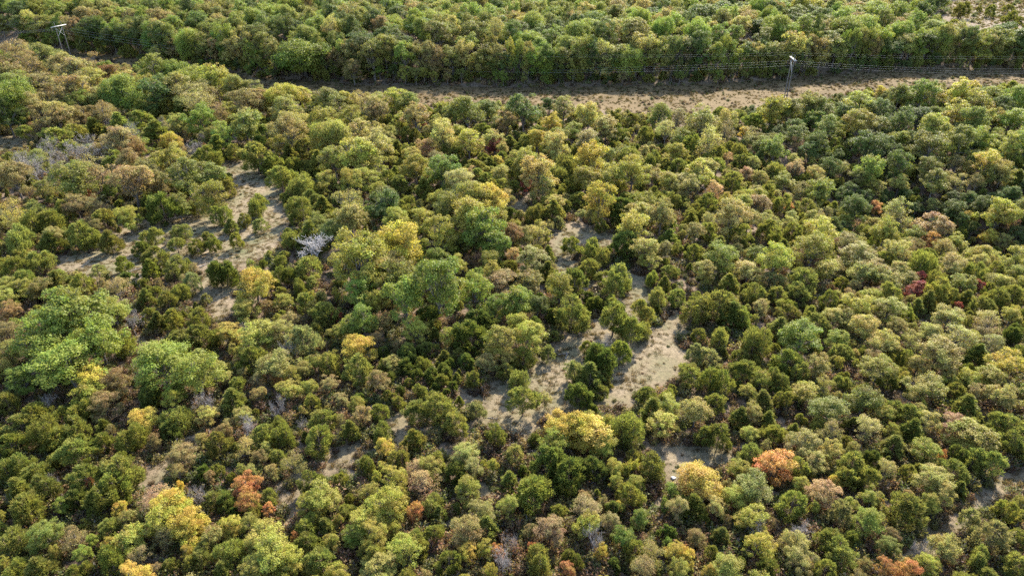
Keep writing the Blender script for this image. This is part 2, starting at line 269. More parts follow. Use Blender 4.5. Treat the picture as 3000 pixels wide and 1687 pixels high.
M_LEAF = foliage_mat('broadleaf_foliage', 0.47, 0.55, 0.15, 0.20, 0.034, (1.05, 1.08, 0.72, 1))
M_CEDAR = foliage_mat('cedar_foliage', 0.48, 0.6, 0.10, 0.26, 0.02, (1.05, 1.08, 0.75, 1))

def bark_mat(name, c1, c2, rough=0.9):
    m, N, L = new_mat(name)
    out = N.new('ShaderNodeOutputMaterial')
    p = N.new('ShaderNodeBsdfPrincipled'); p.inputs['Roughness'].default_value = rough; p.inputs['Specular IOR Level'].default_value = 0.2
    tc = N.new('ShaderNodeTexCoord')
    n = N.new('ShaderNodeTexNoise'); n.inputs['Scale'].default_value = 3.0; n.inputs['Detail'].default_value = 4.0
    r = N.new('ShaderNodeValToRGB')
    r.color_ramp.elements[0].position = 0.3; r.color_ramp.elements[0].color = (*c1, 1)
    r.color_ramp.elements[1].position = 0.7; r.color_ramp.elements[1].color = (*c2, 1)
    L.new(tc.outputs['Object'], n.inputs['Vector']); L.new(n.outputs['Fac'], r.inputs['Fac'])
    L.new(r.outputs['Color'], p.inputs['Base Color']); L.new(p.outputs[0], out.inputs['Surface'])
    return m

M_BARK = bark_mat('grey_brown_bark', (0.06, 0.05, 0.04), (0.16, 0.13, 0.11))
M_CBARK = bark_mat('cedar_bark', (0.07, 0.045, 0.03), (0.2, 0.14, 0.10))
M_DEAD = bark_mat('bleached_dead_wood', (0.13, 0.112, 0.10), (0.28, 0.245, 0.225))
M_WHITE = bark_mat('white_dead_wood', (0.2, 0.18, 0.17), (0.38, 0.36, 0.35))
M_POLE = bark_mat('weathered_pole_wood', (0.075, 0.066, 0.06), (0.14, 0.122, 0.11))
M_BAR = bark_mat('pale_crossarm', (0.28, 0.26, 0.24), (0.42, 0.39, 0.36), 0.6)
M_STONE = bark_mat('pale_stone', (0.3, 0.29, 0.27), (0.5, 0.48, 0.46))
M_INS = bark_mat('glazed_insulator', (0.18, 0.10, 0.07), (0.25, 0.14, 0.1), 0.3)

def wire_mat():
    m, N, L = new_mat('aluminium_cable')
    out = N.new('ShaderNodeOutputMaterial')
    p = N.new('ShaderNodeBsdfPrincipled')
    p.inputs['Base Color'].default_value = (0.3, 0.3, 0.3, 1); p.inputs['Metallic'].default_value = 0.6; p.inputs['Roughness'].default_value = 0.55
    L.new(p.outputs[0], out.inputs['Surface'])
    return m
M_WIRE = wire_mat()

# ------------------------------------------------------------------ mesh helpers (all in numpy, all quads)
def quad_mesh(name, verts, quads, mats, mat_idx=None, leaf=None, clump=None, smooth=False):
    me = bpy.data.meshes.new(name)
    verts = np.asarray(verts, np.float32); quads = np.asarray(quads, np.int32)
    me.vertices.add(len(verts)); me.vertices.foreach_set('co', verts.ravel())
    nq = len(quads)
    me.loops.add(nq * 4); me.loops.foreach_set('vertex_index', quads.ravel())
    me.polygons.add(nq)
    me.polygons.foreach_set('loop_start', np.arange(nq, dtype=np.int32) * 4)
    if mat_idx is not None:
        me.polygons.foreach_set('material_index', np.asarray(mat_idx, np.int32))
    if smooth:
        me.polygons.foreach_set('use_smooth', np.ones(nq, bool))
    for m in mats:
        me.materials.append(m)
    if leaf is not None:
        a = me.attributes.new('leaf', 'FLOAT', 'FACE'); a.data.foreach_set('value', np.asarray(leaf, np.float32))
        a = me.attributes.new('clump', 'FLOAT', 'FACE'); a.data.foreach_set('value', np.asarray(clump, np.float32))
    me.update(calc_edges=True)
    me.validate()
    return me

def tube(pts, rad, sides=4):
    pts = np.asarray(pts, float); n = len(pts)
    d = np.gradient(pts, axis=0); d /= np.linalg.norm(d, axis=1, keepdims=True) + 1e-9
    ref = np.array([1.0, 0.2, 0.1]) if abs(d[0][0]) < 0.8 else np.array([0.1, 1.0, 0.2])
    a = np.cross(d, ref); a /= np.linalg.norm(a, axis=1, keepdims=True) + 1e-9
    b = np.cross(d, a)
    ang = np.arange(sides) * 2 * math.pi / sides
    v = pts[:, None] + (a[:, None] * np.cos(ang)[None, :, None] + b[:, None] * np.sin(ang)[None, :, None]) * np.asarray(rad, float)[:, None, None]
    q = []
    for i in range(n - 1):
        for k in range(sides):
            k2 = (k + 1) % sides
            q.append((i * sides + k, i * sides + k2, (i + 1) * sides + k2, (i + 1) * sides + k))
    if sides == 4:
        q.append((3, 2, 1, 0)); m = (n - 1) * 4; q.append((m, m + 1, m + 2, m + 3))
    return v.reshape(-1, 3), np.array(q, int)

def join(parts):
    vs_, qs_, off = [], [], 0
    for v, q in parts:
        vs_.append(v); qs_.append(np.asarray(q) + off); off += len(v)
    return np.concatenate(vs_), np.concatenate(qs_)

def unit(v):
    return v / (np.linalg.norm(v, axis=-1, keepdims=True) + 1e-9)

def kites(pos, axis, nrm, length, width, fold=0.0):
    """leaf shaped quads: pos centre, axis the long way"""
    axis = unit(axis)
    side = unit(np.cross(axis, nrm))
    n = len(pos)
    L_ = (np.asarray(length) * np.ones(n))[:, None]; W_ = (np.asarray(width) * np.ones(n))[:, None]
    up = np.cross(side, axis) * (W_ * fold)
    v = np.stack([pos - axis * L_ * 0.5, pos + side * W_ * 0.5 + axis * L_ * 0.08 - up, pos + axis * L_ * 0.5, pos - side * W_ * 0.5 + axis * L_ * 0.08 - up], 1)
    return v.reshape(-1, 3), np.arange(n * 4).reshape(n, 4)

def bend_path(a, b, r, k=4, wob=0.08):
    t = np.linspace(0, 1, k)[:, None]
    p = np.asarray(a) * (1 - t) + np.asarray(b) * t
    ln = np.linalg.norm(np.asarray(b) - np.asarray(a))
    w = r.normal(0, wob * ln, (k, 3)) * np.sin(t * math.pi)
    return p + w

# ------------------------------------------------------------------ tree shapes
def broadleaf(seed, W=8.0, H=10.0, boughs=9, nclump=120, nleaf=7000, leaf=0.32, open_=0.0, trunk_show=0.0, flat=0.75):
    r = np.random.default_rng(seed)
    zb = H * (0.08 + 0.22 * trunk_show); zc = zb + (H - zb) * 0.5; rz = (H - zb) * 0.5
    ext = np.array([W / 2, W / 2, rz])
    # a handful of boughs of unequal size make the outline, each carries its own clumps of leaves
    k = np.arange(boughs)
    az = k * 2.4 + r.normal(0, .35, boughs); el = np.clip(r.uniform(-.85, 1.0, boughs), -.8, 1)
    el[:2] = [0.95, 0.7]
    bd = np.stack([np.cos(az) * np.sqrt(1 - np.minimum(el ** 2, .98)), np.sin(az) * np.sqrt(1 - np.minimum(el ** 2, .98)), el], 1)
    br = r.uniform(0.17, 0.30, boughs) * W
    bc = np.array([0, 0, zc]) + bd * np.maximum(ext - br[:, None] * np.array([1, 1, .9]), .1) * r.uniform(.85, 1.12, boughs)[:, None]
    core = 3
    bc = np.concatenate([bc, np.array([0, 0, zc]) + r.normal(0, .07, (core, 3)) * W]); br = np.concatenate([br, r.uniform(.2, .26, core) * W]); bd = np.concatenate([bd, np.tile([0, 0, 1.0], (core, 1))])
    wb = br ** 2 / (br ** 2).sum()
    bi = r.choice(len(bc), nclump, p=wb)
    d = unit(r.normal(size=(nclump, 3)) + bd[bi] * .6 + np.array([0, 0, .25]))
    cr = r.uniform(0.05, 0.115, nclump) * W
    c = bc[bi] + d * (br[bi] * r.uniform(.55, 1.05, nclump))[:, None] * np.array([1, 1, .85])
    keep = r.uniform(size=nclump) > open_
    c, cr, d, bi = c[keep], cr[keep], d[keep], bi[keep]
    wgt = cr ** 1.7; wgt /= wgt.sum()
    ci = r.choice(len(c), nleaf, p=wgt)
    v = unit(r.normal(size=(nleaf, 3)) + 0.45 * d[ci] + np.array([0, 0, 0.3]))
    pos = c[ci] + v * (cr[ci] * (0.2 + 1.05 * r.uniform(size=nleaf) ** .6 + .5 * r.uniform(size=nleaf) * (r.uniform(size=nleaf) < .2)))[:, None] * np.array([1, 1, flat])
    nrm = unit(v * 0.7 + r.normal(size=(nleaf, 3)) * 0.6 + np.array([0, 0, 0.5]))
    ax = np.cross(nrm, r.normal(size=(nleaf, 3)))
    ln = leaf * r.uniform(0.65, 1.35, nleaf)
    kv, kq = kites(pos, ax, nrm, ln, ln * r.uniform(0.55, 0.85, nleaf), 0.18)
    brand = r.uniform(size=len(bc)); crand = r.uniform(size=len(c))
    crown = quad_mesh('broadleaf_crown', kv, kq, [M_LEAF], None, np.clip(.65 * r.uniform(size=nleaf) + .35 * crand[ci], 0, 1), np.clip(.6 * brand[bi[ci]] + .4 * crand[ci] + r.normal(0, 0.08, nleaf), 0, 1))
    fork = H * (0.24 + 0.16 * trunk_show)
    parts = [tube(np.array([[0, 0, -0.6], [0.02 * W, 0, fork * 0.5], [0, 0.01 * W, fork], [0.01 * W, 0, H * 0.6], [0, 0, H * 0.8]]), np.array([0.034, 0.027, 0.023, 0.013, 0.005]) * W, 6)]
    for b_ in range(boughs):
        z0 = fork * r.uniform(.8, 1.05) + max(0, bc[b_][2] - fork) * r.uniform(.0, .3)
        p = bend_path([0, 0, z0], bc[b_], r, 5, 0.07); r0 = r.uniform(0.010, 0.016) * W
        parts.append(tube(p, np.linspace(r0, r0 * .4, 5), 5))
        mine = np.where(bi == b_)[0]
        for i in mine[:7]:
            q = bend_path(p[r.integers(2, 5)], c[i] + d[i] * cr[i] * .6, r, 4, .1)
            parts.append(tube(q, np.linspace(r0 * .38, r0 * .1, 4), 4))
            for _ in range(2):
                e = c[i] + unit(r.normal(size=3) + np.array([0, 0, 0.4])) * cr[i] * 1.2
                parts.append(tube(np.stack([q[2], (q[2] + e) / 2 + r.normal(0, .08, 3), e]), [r0 * 0.2, r0 * 0.13, r0 * 0.05], 4))
    tv, tq = join(parts)
    trunk = quad_mesh('broadleaf_trunk', tv, tq, [M_BARK])
    return crown, trunk

def cedar(seed, W=5.5, H=7.5, form='round', n=6600, stems=1, spray=0.5, trunk_show=0.0, thin=0.12):
    r = np.random.default_rng(seed)
    ph = r.uniform(0, 6.28, 8)
    z0 = H * (0.06 + 0.24 * trunk_show)
    axes = [(np.zeros(2), 1.0, 1.0)]
    if stems > 1:
        axes = [(np.array([math.cos(a), math.sin(a)]) * W * 0.21, r.uniform(0.66, 0.8), r.uniform(0.78, 1.0)) for a in (ph[7] + np.arange(stems) * 6.283 / stems + r.normal(0, .3, stems))]
    P, A, Nn, Cl = [], [], [], []
    parts = []
    for (o, ws, hs) in axes:
        m = int(n * ws ** 2 / sum(a[1] ** 2 for a in axes))
        h = H * hs
        def prof(t):
            if form == 'cone':
                return np.clip(1.02 - t, 0, 1) ** 0.8 * np.clip(t / 0.10, 0, 1) ** 0.5
            if form == 'oval':
                return np.sin(np.clip(t, 0, 1) ** 0.85 * math.pi) ** 0.62
            return np.clip(1 - ((t - 0.42) / 0.60) ** 2, 0, 1) ** 0.60 * (1 - 0.12 * t)
        nl = 100
        lt = r.uniform(0.02, 0.99, nl) ** 0.9; la = r.uniform(0, 6.283, nl)
        lob = 1 + 0.16 * np.sin(2 * la + ph[0] + 2 * lt) + 0.12 * np.sin(5 * la + ph[1] - 7 * lt) + 0.10 * np.sin(9 * lt + ph[2] + la) + r.normal(0, .07, nl)
        lr = prof(lt) * W / 2 * ws * lob
        cr = r.uniform(0.05, 0.13, nl) * W * (0.5 + 0.5 * prof(lt))
        f = r.uniform(0.5, 1.0, nl) ** 0.5
        c = np.stack([o[0] + np.cos(la) * np.maximum(lr * f - cr * 0.5, 0), o[1] + np.sin(la) * np.maximum(lr * f - cr * 0.5, 0), z0 + lt * (h - z0) - cr * 0.3], 1)
        if thin:
            k = r.uniform(size=nl) > thin * (1.15 - lt)
            c, cr, la, lt = c[k], cr[k], la[k], lt[k]
        w = cr ** 2 * (0.5 + lt * 0.5); w /= w.sum()
        ci = r.choice(len(c), m, p=w)
        out = np.stack([np.cos(la), np.sin(la), np.zeros_like(la)], 1)[ci]
        v = unit(r.normal(size=(m, 3)) + out * 0.5 + np.array([0, 0, 0.25]))
        pos = c[ci] + v * (cr[ci] * (0.2 + 1.0 * r.uniform(size=m) ** .6 + .35 * (r.uniform(size=m) < .12)))[:, None] * np.array([1, 1, 1.35])
        ax = unit(out * 0.5 + v * 0.4 + np.array([0, 0, 0.85]) + r.normal(size=(m, 3)) * 0.35)
        P.append(pos); A.append(ax); Nn.append(unit(v + r.normal(size=(m, 3)) * 0.6)); Cl.append(np.clip(r.uniform(size=len(c))[ci] + r.normal(0, .1, m), 0, 1))
        lean = r.normal(0, 0.02, 2) * W
        parts.append(tube(np.array([[o[0] * 0.3, o[1] * 0.3, -0.5], [o[0] * 0.7, o[1] * 0.7, h * 0.25], [o[0], o[1], h * 0.55], [o[0] + lean[0], o[1] + lean[1], h * 0.93]]), np.array([0.030, 0.024, 0.015, 0.004]) * W, 5))
        for i in r.permutation(len(c))[:40]:
            s = np.array([o[0], o[1], max(z0 * 0.7, c[i][2] - 0.35 * np.linalg.norm(c[i][:2] - o))])
            r0 = 0.005 * W
            parts.append(tube(bend_path(s, c[i], r, 3, 0.06), [r0, r0 * .6, r0 * .2], 4))
        for _ in range(14):     # dead twigs low inside
            a = r.uniform(0, 6.28); z = h * r.uniform(0.06, 0.3); l = W * r.uniform(0.15, 0.34)
            e = np.array([o[0] + math.cos(a) * l, o[1] + math.sin(a) * l, z + r.uniform(-.3, .4)])
            parts.append(tube(bend_path([o[0], o[1], z], e, r, 3, 0.08), [0.0045 * W, 0.003 * W, 0.001 * W], 4))
    P = np.concatenate(P); A = np.concatenate(A); Nn = np.concatenate(Nn); Cl = np.concatenate(Cl)
    m = len(P)
    ln = spray * r.uniform(0.6, 1.4, m)
    kv, kq = kites(P, A, Nn, ln, ln * r.uniform(0.18, 0.34, m), 0.1)
    crown = quad_mesh('cedar_crown', kv, kq, [M_CEDAR], None, r.uniform(size=m), Cl)
    tv, tq = join(parts)
    return crown, quad_mesh('cedar_trunk', tv, tq, [M_CBARK])

def bare(seed, W=7.0, H=9.0, mat=None, twig=0.013):
    """leafless tree: main stem and boughs in one mesh, fine twigs in another"""
    r = np.random.default_rng(seed)
    big, fine = [], []
    def grow(p, d, ln, rad, lvl):
        n = 3
        q = [p]
        dd = d
        for _ in range(n):
            dd = unit(dd + r.normal(0, 0.16, 3) + np.array([0, 0, 0.06]))
            q.append(q[-1] + dd * ln / n)
        q = np.array(q)
        (big if lvl < 3 else fine).append(tube(q, np.linspace(rad, rad * 0.55, n + 1), 5 if lvl < 2 else 4))
        if lvl >= 5:
            return
        for k in range((4, 4, 4, 3, 3)[lvl]):
            t = r.uniform(0.35, 1.0)
            b = q[0] * 0 + q[min(n, int(t * n + 0.5))]
            nd = unit(dd * 0.75 + unit(r.normal(size=3)) * (0.85 if lvl else 0.7) + np.array([0, 0, 0.15]))
            grow(b, nd, ln * r.uniform(0.55, 0.8), max(rad * 0.5 * r.uniform(0.7, 1), twig), lvl + 1)
    grow(np.array([0, 0, -0.3]), np.array([0, 0, 1.0]), H * 0.36, 0.019 * W, 0)
    def fit(v):
        s = max(np.abs(big_v[:, :2]).max(), np.abs(fine_v[:, :2]).max()); z = max(big_v[:, 2].max(), fine_v[:, 2].max())
        return v * np.array([W / 2 / s, W / 2 / s, H / z])
    big_v, big_q = join(big); fine_v, fine_q = join(fine)
    bv, fv = fit(big_v), fit(fine_v)
    return quad_mesh('bare_twigs', fv, fine_q, [mat or M_DEAD]), quad_mesh('bare_trunk', bv, big_q, [mat or M_DEAD])

def snag(seed, W=1.6, H=9.0):
    r = np.random.default_rng(seed)
    parts = [tube(np.array([[0, 0, -0.5], [0.1, 0, H * .35], [-.05, .1, H * .7], [0.05, 0, H]]), [.15, .12, .08, .03], 5)]
    tw = []
    for _ in range(16):
        z = H * r.uniform(.3, .97); a = r.uniform(0, 6.28); l = W * r.uniform(.2, .6)
        e = np.array([math.cos(a) * l, math.sin(a) * l, z + l * r.uniform(-.1, .7)])
        tw.append(tube(bend_path([0, 0, z], e, r, 3, .08), [.045, .03, .012], 4))
    return quad_mesh('snag_twigs', *join(tw), [M_DEAD]), quad_mesh('snag_trunk', *join(parts), [M_DEAD])

def tuft(seed, n=46, R=0.55, h=0.5):
    r = np.random.default_rng(seed)
    a = r.uniform(0, 6.28, n); rr = R * np.sqrt(r.uniform(size=n))
    base = np.stack([np.cos(a) * rr, np.sin(a) * rr, np.zeros(n)], 1)
    ax = unit(np.array([0, 0, 1.0]) + r.normal(size=(n, 3)) * 0.45)
    ln = h * r.uniform(.5, 1.2, n)
    v, q = kites(base + ax * ln[:, None] * .45, ax, unit(r.normal(size=(n, 3))), ln, 0.07)
    return quad_mesh('grass_tuft', v, q, [M_LEAF], None, r.uniform(size=n), r.uniform(size=n))

def brush(seed, n=420, W=2.2, H=1.3):
    r = np.random.default_rng(seed)
    d = unit(r.normal(size=(n, 3))); d[:, 2] = np.abs(d[:, 2])
    lob = 1 + .25 * np.sin(np.arctan2(d[:, 1], d[:, 0]) * 3 + seed)
    pos = d * (r.uniform(.3, 1, n) ** .6 * lob)[:, None] * np.array([W / 2, W / 2, H])
    nrm = unit(d + r.normal(size=(n, 3)) * .7)
    ln = .26 * r.uniform(.6, 1.4, n)
    v, q = kites(pos, np.cross(nrm, r.normal(size=(n, 3))), nrm, ln, ln * .6, .1)
    parts, mi = [(v, q)], [0] * n
    for _ in range(26):
        e = unit(r.normal(size=3) + np.array([0, 0, .9])) * np.array([W / 2, W / 2, H]) * r.uniform(.7, 1.1)
        tv, tq = tube(bend_path([0, 0, 0], np.abs(e) * np.array([np.sign(e[0]), np.sign(e[1]), 1]), r, 3, .08), [.025, .018, .008], 4)
        parts.append((tv, tq)); mi += [1] * len(tq)
    v, q = join(parts)
    return quad_mesh('brush', v, q, [M_LEAF, M_DEAD], mi, r.uniform(size=len(q)), r.uniform(size=len(q)))

OAKS = [broadleaf(100 + i, boughs=int(9 + (i * 5) % 6), H=9 + (i * 3) % 4, open_=(.06, .14, .24, .12)[i % 4], trunk_show=(0, .1, .35, 0, .2)[i % 5], leaf=(.25, .28, .23)[i % 3], nleaf=(9500, 8200, 11000)[i % 3]) for i in range(14)]
SPARSE = [broadleaf(140 + i, boughs=8 + i, nleaf=3400 + 450 * i, leaf=.235, open_=.12, H=9 + i) for i in range(4)]
BIG = [broadleaf(130 + i, W=13, H=13, boughs=17, nclump=320, nleaf=26000, leaf=.31) for i in range(3)]
CEDARS = [cedar(200), cedar(201, form='oval'), cedar(202, stems=2, W=6.2), cedar(203, stems=3, W=6.6, n=7800), cedar(204, trunk_show=.8, thin=.3, H=8, n=5600),
          cedar(205, form='cone', W=4.2, n=6500), cedar(206), cedar(207, form='oval', thin=.2), cedar(208, trunk_show=.6, stems=2, W=6, H=8, thin=.25), cedar(209, thin=.25, trunk_show=.3),
          cedar(210, stems=2, thin=.2, H=8.5), cedar(211, form='cone', W=5, H=8, thin=.1)]
DENSE = [cedar(220, n=9500), cedar(221, form='oval', n=9500), cedar(222, stems=2, n=10000, W=6)]
PALE = [cedar(230, thin=.35, n=5200), cedar(231, thin=.3, trunk_show=.4, n=5200)]
BARES = [bare(300), bare(301, W=7, H=8), bare(302, W=6, H=9)]
WHITES = [bare(305, mat=M_WHITE, twig=.02), bare(306, W=6, mat=M_WHITE, twig=.018)]
SNAG = snag(310)
TUFTS = [tuft(400 + i) for i in range(3)]
BRUSH = [brush(410 + i) for i in range(4)]
DIM = {}
def _dims(me):
    co = np.empty(len(me.vertices) * 3, np.float32); me.vertices.foreach_get('co', co); co = co.reshape(-1, 3)
    return (float(np.percentile(np.abs(co[:, :2]).max(1), 93)) * 2, float(co[:, 2].max()))
for lst in (OAKS, SPARSE, BIG, CEDARS, DENSE, PALE, BARES, WHITES, [SNAG]):
    for c_, t_ in lst:
        DIM[c_.name] = _dims(c_)
# ------------------------------------------------------------------ the ground, one sheet out to the horizon
def world_poly(p):
    return [ground_at(a, b)[:2] for a, b in p]
W_CORR = world_poly(CORRIDOR)
W_MEADOW = [world_poly(p) for p in MEADOWS]
W_LANE = [world_poly(p) for p in LANES]

def spaced(lo, hi, step, far):
    mid = np.arange(lo, hi + step, step)
    g = step * 1.6 ** np.arange(1, 14); g = np.cumsum(g); g = g[g < far]
    return np.concatenate([lo - g[::-1], mid, hi + g])

def value_noise(x, y, s, seed):
    r = np.random.default_rng(seed); T = r.uniform(size=(64, 64))
    u, v = x / s, y / s
    i, j = np.floor(u).astype(int), np.floor(v).astype(int)
    a, b = u - i, v - j
    a, b = a * a * (3 - 2 * a), b * b * (3 - 2 * b)
    g = lambda p, q: T[p % 64, q % 64]
    return (g(i, j) * (1 - a) + g(i + 1, j) * a) * (1 - b) + (g(i, j + 1) * (1 - a) + g(i + 1, j + 1) * a) * b

gx = spaced(-300, 330, 1.25, 6000); gy = spaced(35, 420, 1.25, 6000)
GX, GY = np.meshgrid(gx, gy)
GZ = height(GX, GY) * np.exp(-np.maximum(0, np.hypot(GX, GY - 250) - 500) / 300)
wx = GX + 3.0 * (value_noise(GX, GY, 6, 1) - .5) + 1.4 * (value_noise(GX, GY, 2.6, 2) - .5)
wy = GY + 3.0 * (value_noise(GX, GY, 6, 3) - .5) + 1.4 * (value_noise(GX, GY, 2.6, 4) - .5)
mask_m = np.zeros(GX.shape); mask_c = in_poly(wx, wy, W_CORR).astype(float)
for p in W_MEADOW:
    mask_m = np.maximum(mask_m, (.45 if p is W_MEADOW[-1] else 1) * in_poly(wx, wy, p))
for p in W_LANE:
    mask_m = np.maximum(mask_m, 0.8 * in_poly(wx, wy, p))
def blur(a):
    for _ in range(2):
        b = a.copy(); b[1:-1, 1:-1] = (a[1:-1, 1:-1] * 2 + a[:-2, 1:-1] + a[2:, 1:-1] + a[1:-1, :-2] + a[1:-1, 2:]) / 6; a = b
    return a
mask_m, mask_c = blur(mask_m), blur(mask_c)
GZ = GZ + 0.18 * (value_noise(GX, GY, 2.5, 5) - .5)
ny, nx = GX.shape
idx = np.arange(nx * ny).reshape(ny, nx)
gq = np.stack([idx[:-1, :-1], idx[:-1, 1:], idx[1:, 1:], idx[1:, :-1]], -1).reshape(-1, 4)

def ground_mat():
    m, N, L = new_mat('ground_soil_and_grass')
    out = N.new('ShaderNodeOutputMaterial')
    p = N.new('ShaderNodeBsdfPrincipled'); p.inputs['Roughness'].default_value = 0.95; p.inputs['Specular IOR Level'].default_value = 0.1
    geo = N.new('ShaderNodeNewGeometry')
    def noise(scale, det=4.0, rough=.6):
        n = N.new('ShaderNodeTexNoise'); n.inputs['Scale'].default_value = scale; n.inputs['Detail'].default_value = det; n.inputs['Roughness'].default_value = rough
        L.new(geo.outputs['Position'], n.inputs['Vector']); return n.outputs['Fac']
    def ramp(fac, *stops):
        r = N.new('ShaderNodeValToRGB'); e = r.color_ramp.elements
        e[0].position, e[0].color = stops[0][0], (*stops[0][1], 1); e[1].position, e[1].color = stops[-1][0], (*stops[-1][1], 1)
        for s in stops[1:-1]:
            k = e.new(s[0]); k.color = (*s[1], 1)
        L.new(fac, r.inputs['Fac']); return r.outputs['Color']
    def mix(a, b, f, mode='MIX'):
        x = N.new('ShaderNodeMix'); x.data_type = 'RGBA'; x.blend_type = mode
        L.new(a, x.inputs['A']); L.new(b, x.inputs['B'])
        if isinstance(f, float): x.inputs['Factor'].default_value = f
        else: L.new(f, x.inputs['Factor'])
        return x.outputs['Result']
    def attr(n):
        a = N.new('ShaderNodeAttribute'); a.attribute_name = n; return a.outputs['Fac']
    litter = ramp(noise(0.5, 6), (.3, (.075, .052, .034)), (.5, (.115, .082, .055)), (.7, (.155, .116, .082)))
    grass = ramp(noise(0.11, 6, .65), (.28, (.082, .084, .04)), (.42, (.12, .104, .058)), (.55, (.15, .118, .073)), (.68, (.185, .145, .098)), (.8, (.27, .215, .16)))
    corr = ramp(noise(0.07, 6, .65), (.3, (.066, .045, .020)), (.5, (.098, .067, .031)), (.7, (.132, .094, .046)))
    fine = ramp(noise(1.6, 5, .7), (.25, (.55, .55, .55)), (.75, (1.3, 1.3, 1.3)))
    c = mix(litter, grass, attr('meadow')); c = mix(c, corr, attr('corridor')); c = mix(c, fine, 1.0, 'MULTIPLY')
    L.new(c, p.inputs['Base Color'])
    b = N.new('ShaderNodeBump'); b.inputs['Strength'].default_value = 0.9; b.inputs['Distance'].default_value = 0.25
    L.new(noise(1.1, 6, .75), b.inputs['Height']); L.new(b.outputs[0], p.inputs['Normal'])
    L.new(p.outputs[0], out.inputs['Surface'])
    return m

gm = quad_mesh('ground', np.stack([GX, GY, GZ], -1).reshape(-1, 3), gq, [ground_mat()], smooth=True)
for nm, mk in (('meadow', mask_m), ('corridor', mask_c)):
    a = gm.attributes.new(nm, 'FLOAT', 'POINT'); a.data.foreach_set('value', mk.ravel().astype(np.float32))
go = bpy.data.objects.new('ground', gm); go['kind'] = 'structure'; go['label'] = 'dry tan grass and brown leaf litter'
col.objects.link(go)

# ------------------------------------------------------------------ tree list
LIT = dict(C=(144, 148, 68), d=(116, 128, 58), q=(158, 160, 96), g=(148, 164, 66), y=(176, 174, 72), o=(146, 150, 70), p=(184, 176, 94), b=(168, 152, 92), D=(106, 122, 58),
           Y=(208, 190, 76), O=(216, 158, 88), P=(204, 168, 116), r=(178, 96, 76), k=(164, 132, 82), x=(150, 140, 130), w=(200, 195, 190))
ALB = 0.55
def tint_of(code, r, warm=0.0):
    c = np.array(srgb(*LIT[code])) * ALB
    c *= r.uniform(0.8, 1.2)
    c *= np.array([1.07 + r.normal(.02, .05), 1.02 + r.normal(0, .025), 0.98 + r.normal(0, .08)])
    c = c * .95 + .05 * (c @ np.array([.25, .65, .10]))
    return [float(v) for v in np.clip(c, .004, .6)]

def kind_of(c):
    return 'cedar_tree' if c in 'Cdq' else 'bare_tree' if c in 'xw' else 'autumn_tree' if c in 'YOPrk' else 'broadleaf_tree'

trees = []       # dicts: x y z W H code variant hero
rt = np.random.default_rng(21)
def pick(code, W, r, H_y=0):
    if code == 'C': return CEDARS[r.integers(len(CEDARS))]
    if code == 'd': return DENSE[r.integers(len(DENSE))]
    if code == 'q': return PALE[r.integers(len(PALE))]
    if code == 'w': return WHITES[r.integers(len(WHITES))]
    if code == 'x': return SNAG if W < 2.9 and H_y > 170 else BARES[r.integers(len(BARES))]
    if W > 11.5 and code in 'gy' and r.uniform() < .8: return BIG[r.integers(len(BIG))]
    if code in 'bkP' and r.uniform() < .4: return SPARSE[r.integers(len(SPARSE))]
    if code == 'p' and r.uniform() < .25: return SPARSE[r.integers(len(SPARSE))]
    return OAKS[r.integers(len(OAKS))]

def tall(code, W, r, far=False):
    if code in 'Cdq': return min(max(1.02 * W + 0.8, 1.8), 11.0) * r.uniform(.88, 1.15)
    if code == 'w': return .85 * W + 1
    if code in 'xw': return (1.15 * W + 1.5) * r.uniform(.9, 1.2)
    if far: return r.uniform(13.5, 20.5)
    return min(max(0.75 * W + 2.2, 0.85 * W + 3.2 if W > 7 else 0, 2.0), 17.0) * r.uniform(.9, 1.12)

for (ox, oy), txt in PANELS.items():
    for it in txt.replace('\n', ';').split(';'):
        if not it.strip():
            continue
        a, b, w, code = it.split()
        px, py, wp = ox + float(a) / 2.576, oy + float(b) / 2.576, float(w) / 2.576
        z = 3.0
        for _ in range(4):
            x, y, dep = ground_at(px, py, z)
            W = ((0.84 if px < 860 and 560 < py < 960 else 0.93) if code in 'Cdq' else 1.25 if code == 'w' else 1.04) * wp * dep / F
            stand = code in 'gyYo' and 1000 < px < 1760 and 560 < py < 1010      # the taller stand at the middle
            if stand: W *= 1.12
            beyond = y > 335 and (not in_poly(x, y, W_CORR)) and py < 250
            H = tall(code, W, np.random.default_rng(int(px * 7 + py)), beyond and code not in 'Cdq') * (1.3 if stand else 1.18 if y > 150 and not beyond and code not in 'Cdqxw' else 1)
            z = 0.62 * H
        trees.append(dict(x=x, y=y, W=W, H=H, code=code, hero=True, px=px, py=py))

n_hero = len(trees)
hero_px = np.array([(t['px'], t['py'], t['W'] * F / project(t['x'], t['y'], t['H'] * .6)[2], t['y']) for t in trees])
def hides_hero(x, y, pts_):
    for (a, b) in pts_:
        d = (np.abs(hero_px[:, 0] - a) / (.45 * hero_px[:, 2])) ** 2 + (np.abs(hero_px[:, 1] - b) / (.50 * hero_px[:, 2])) ** 2
        if ((d < 1) & (hero_px[:, 3] > y)).any():
            return True
    return False
# fill in between: dart throwing against what already stands there
cell = 6.0
grid = {}
def put(t):
    grid.setdefault((int(t['x'] // cell), int(t['y'] // cell)), []).append(t)
def clash(x, y, W, k):
    i, j = int(x // cell), int(y // cell)
    for a in range(i - 2, i + 3):
        for b in range(j - 2, j + 3):
            for t in grid.get((a, b), ()):
                if (t['x'] - x) ** 2 + (t['y'] - y) ** 2 < (k * (t['W'] + W)) ** 2:
                    return True
    return False
for t in trees:
    put(t)

OPEN_PX = MEADOWS + LANES
def visible_open(px, py):
    return any(bool(in_poly(px, py, p)) for p in OPEN_PX) or bool(in_poly(px, py, CORRIDOR))

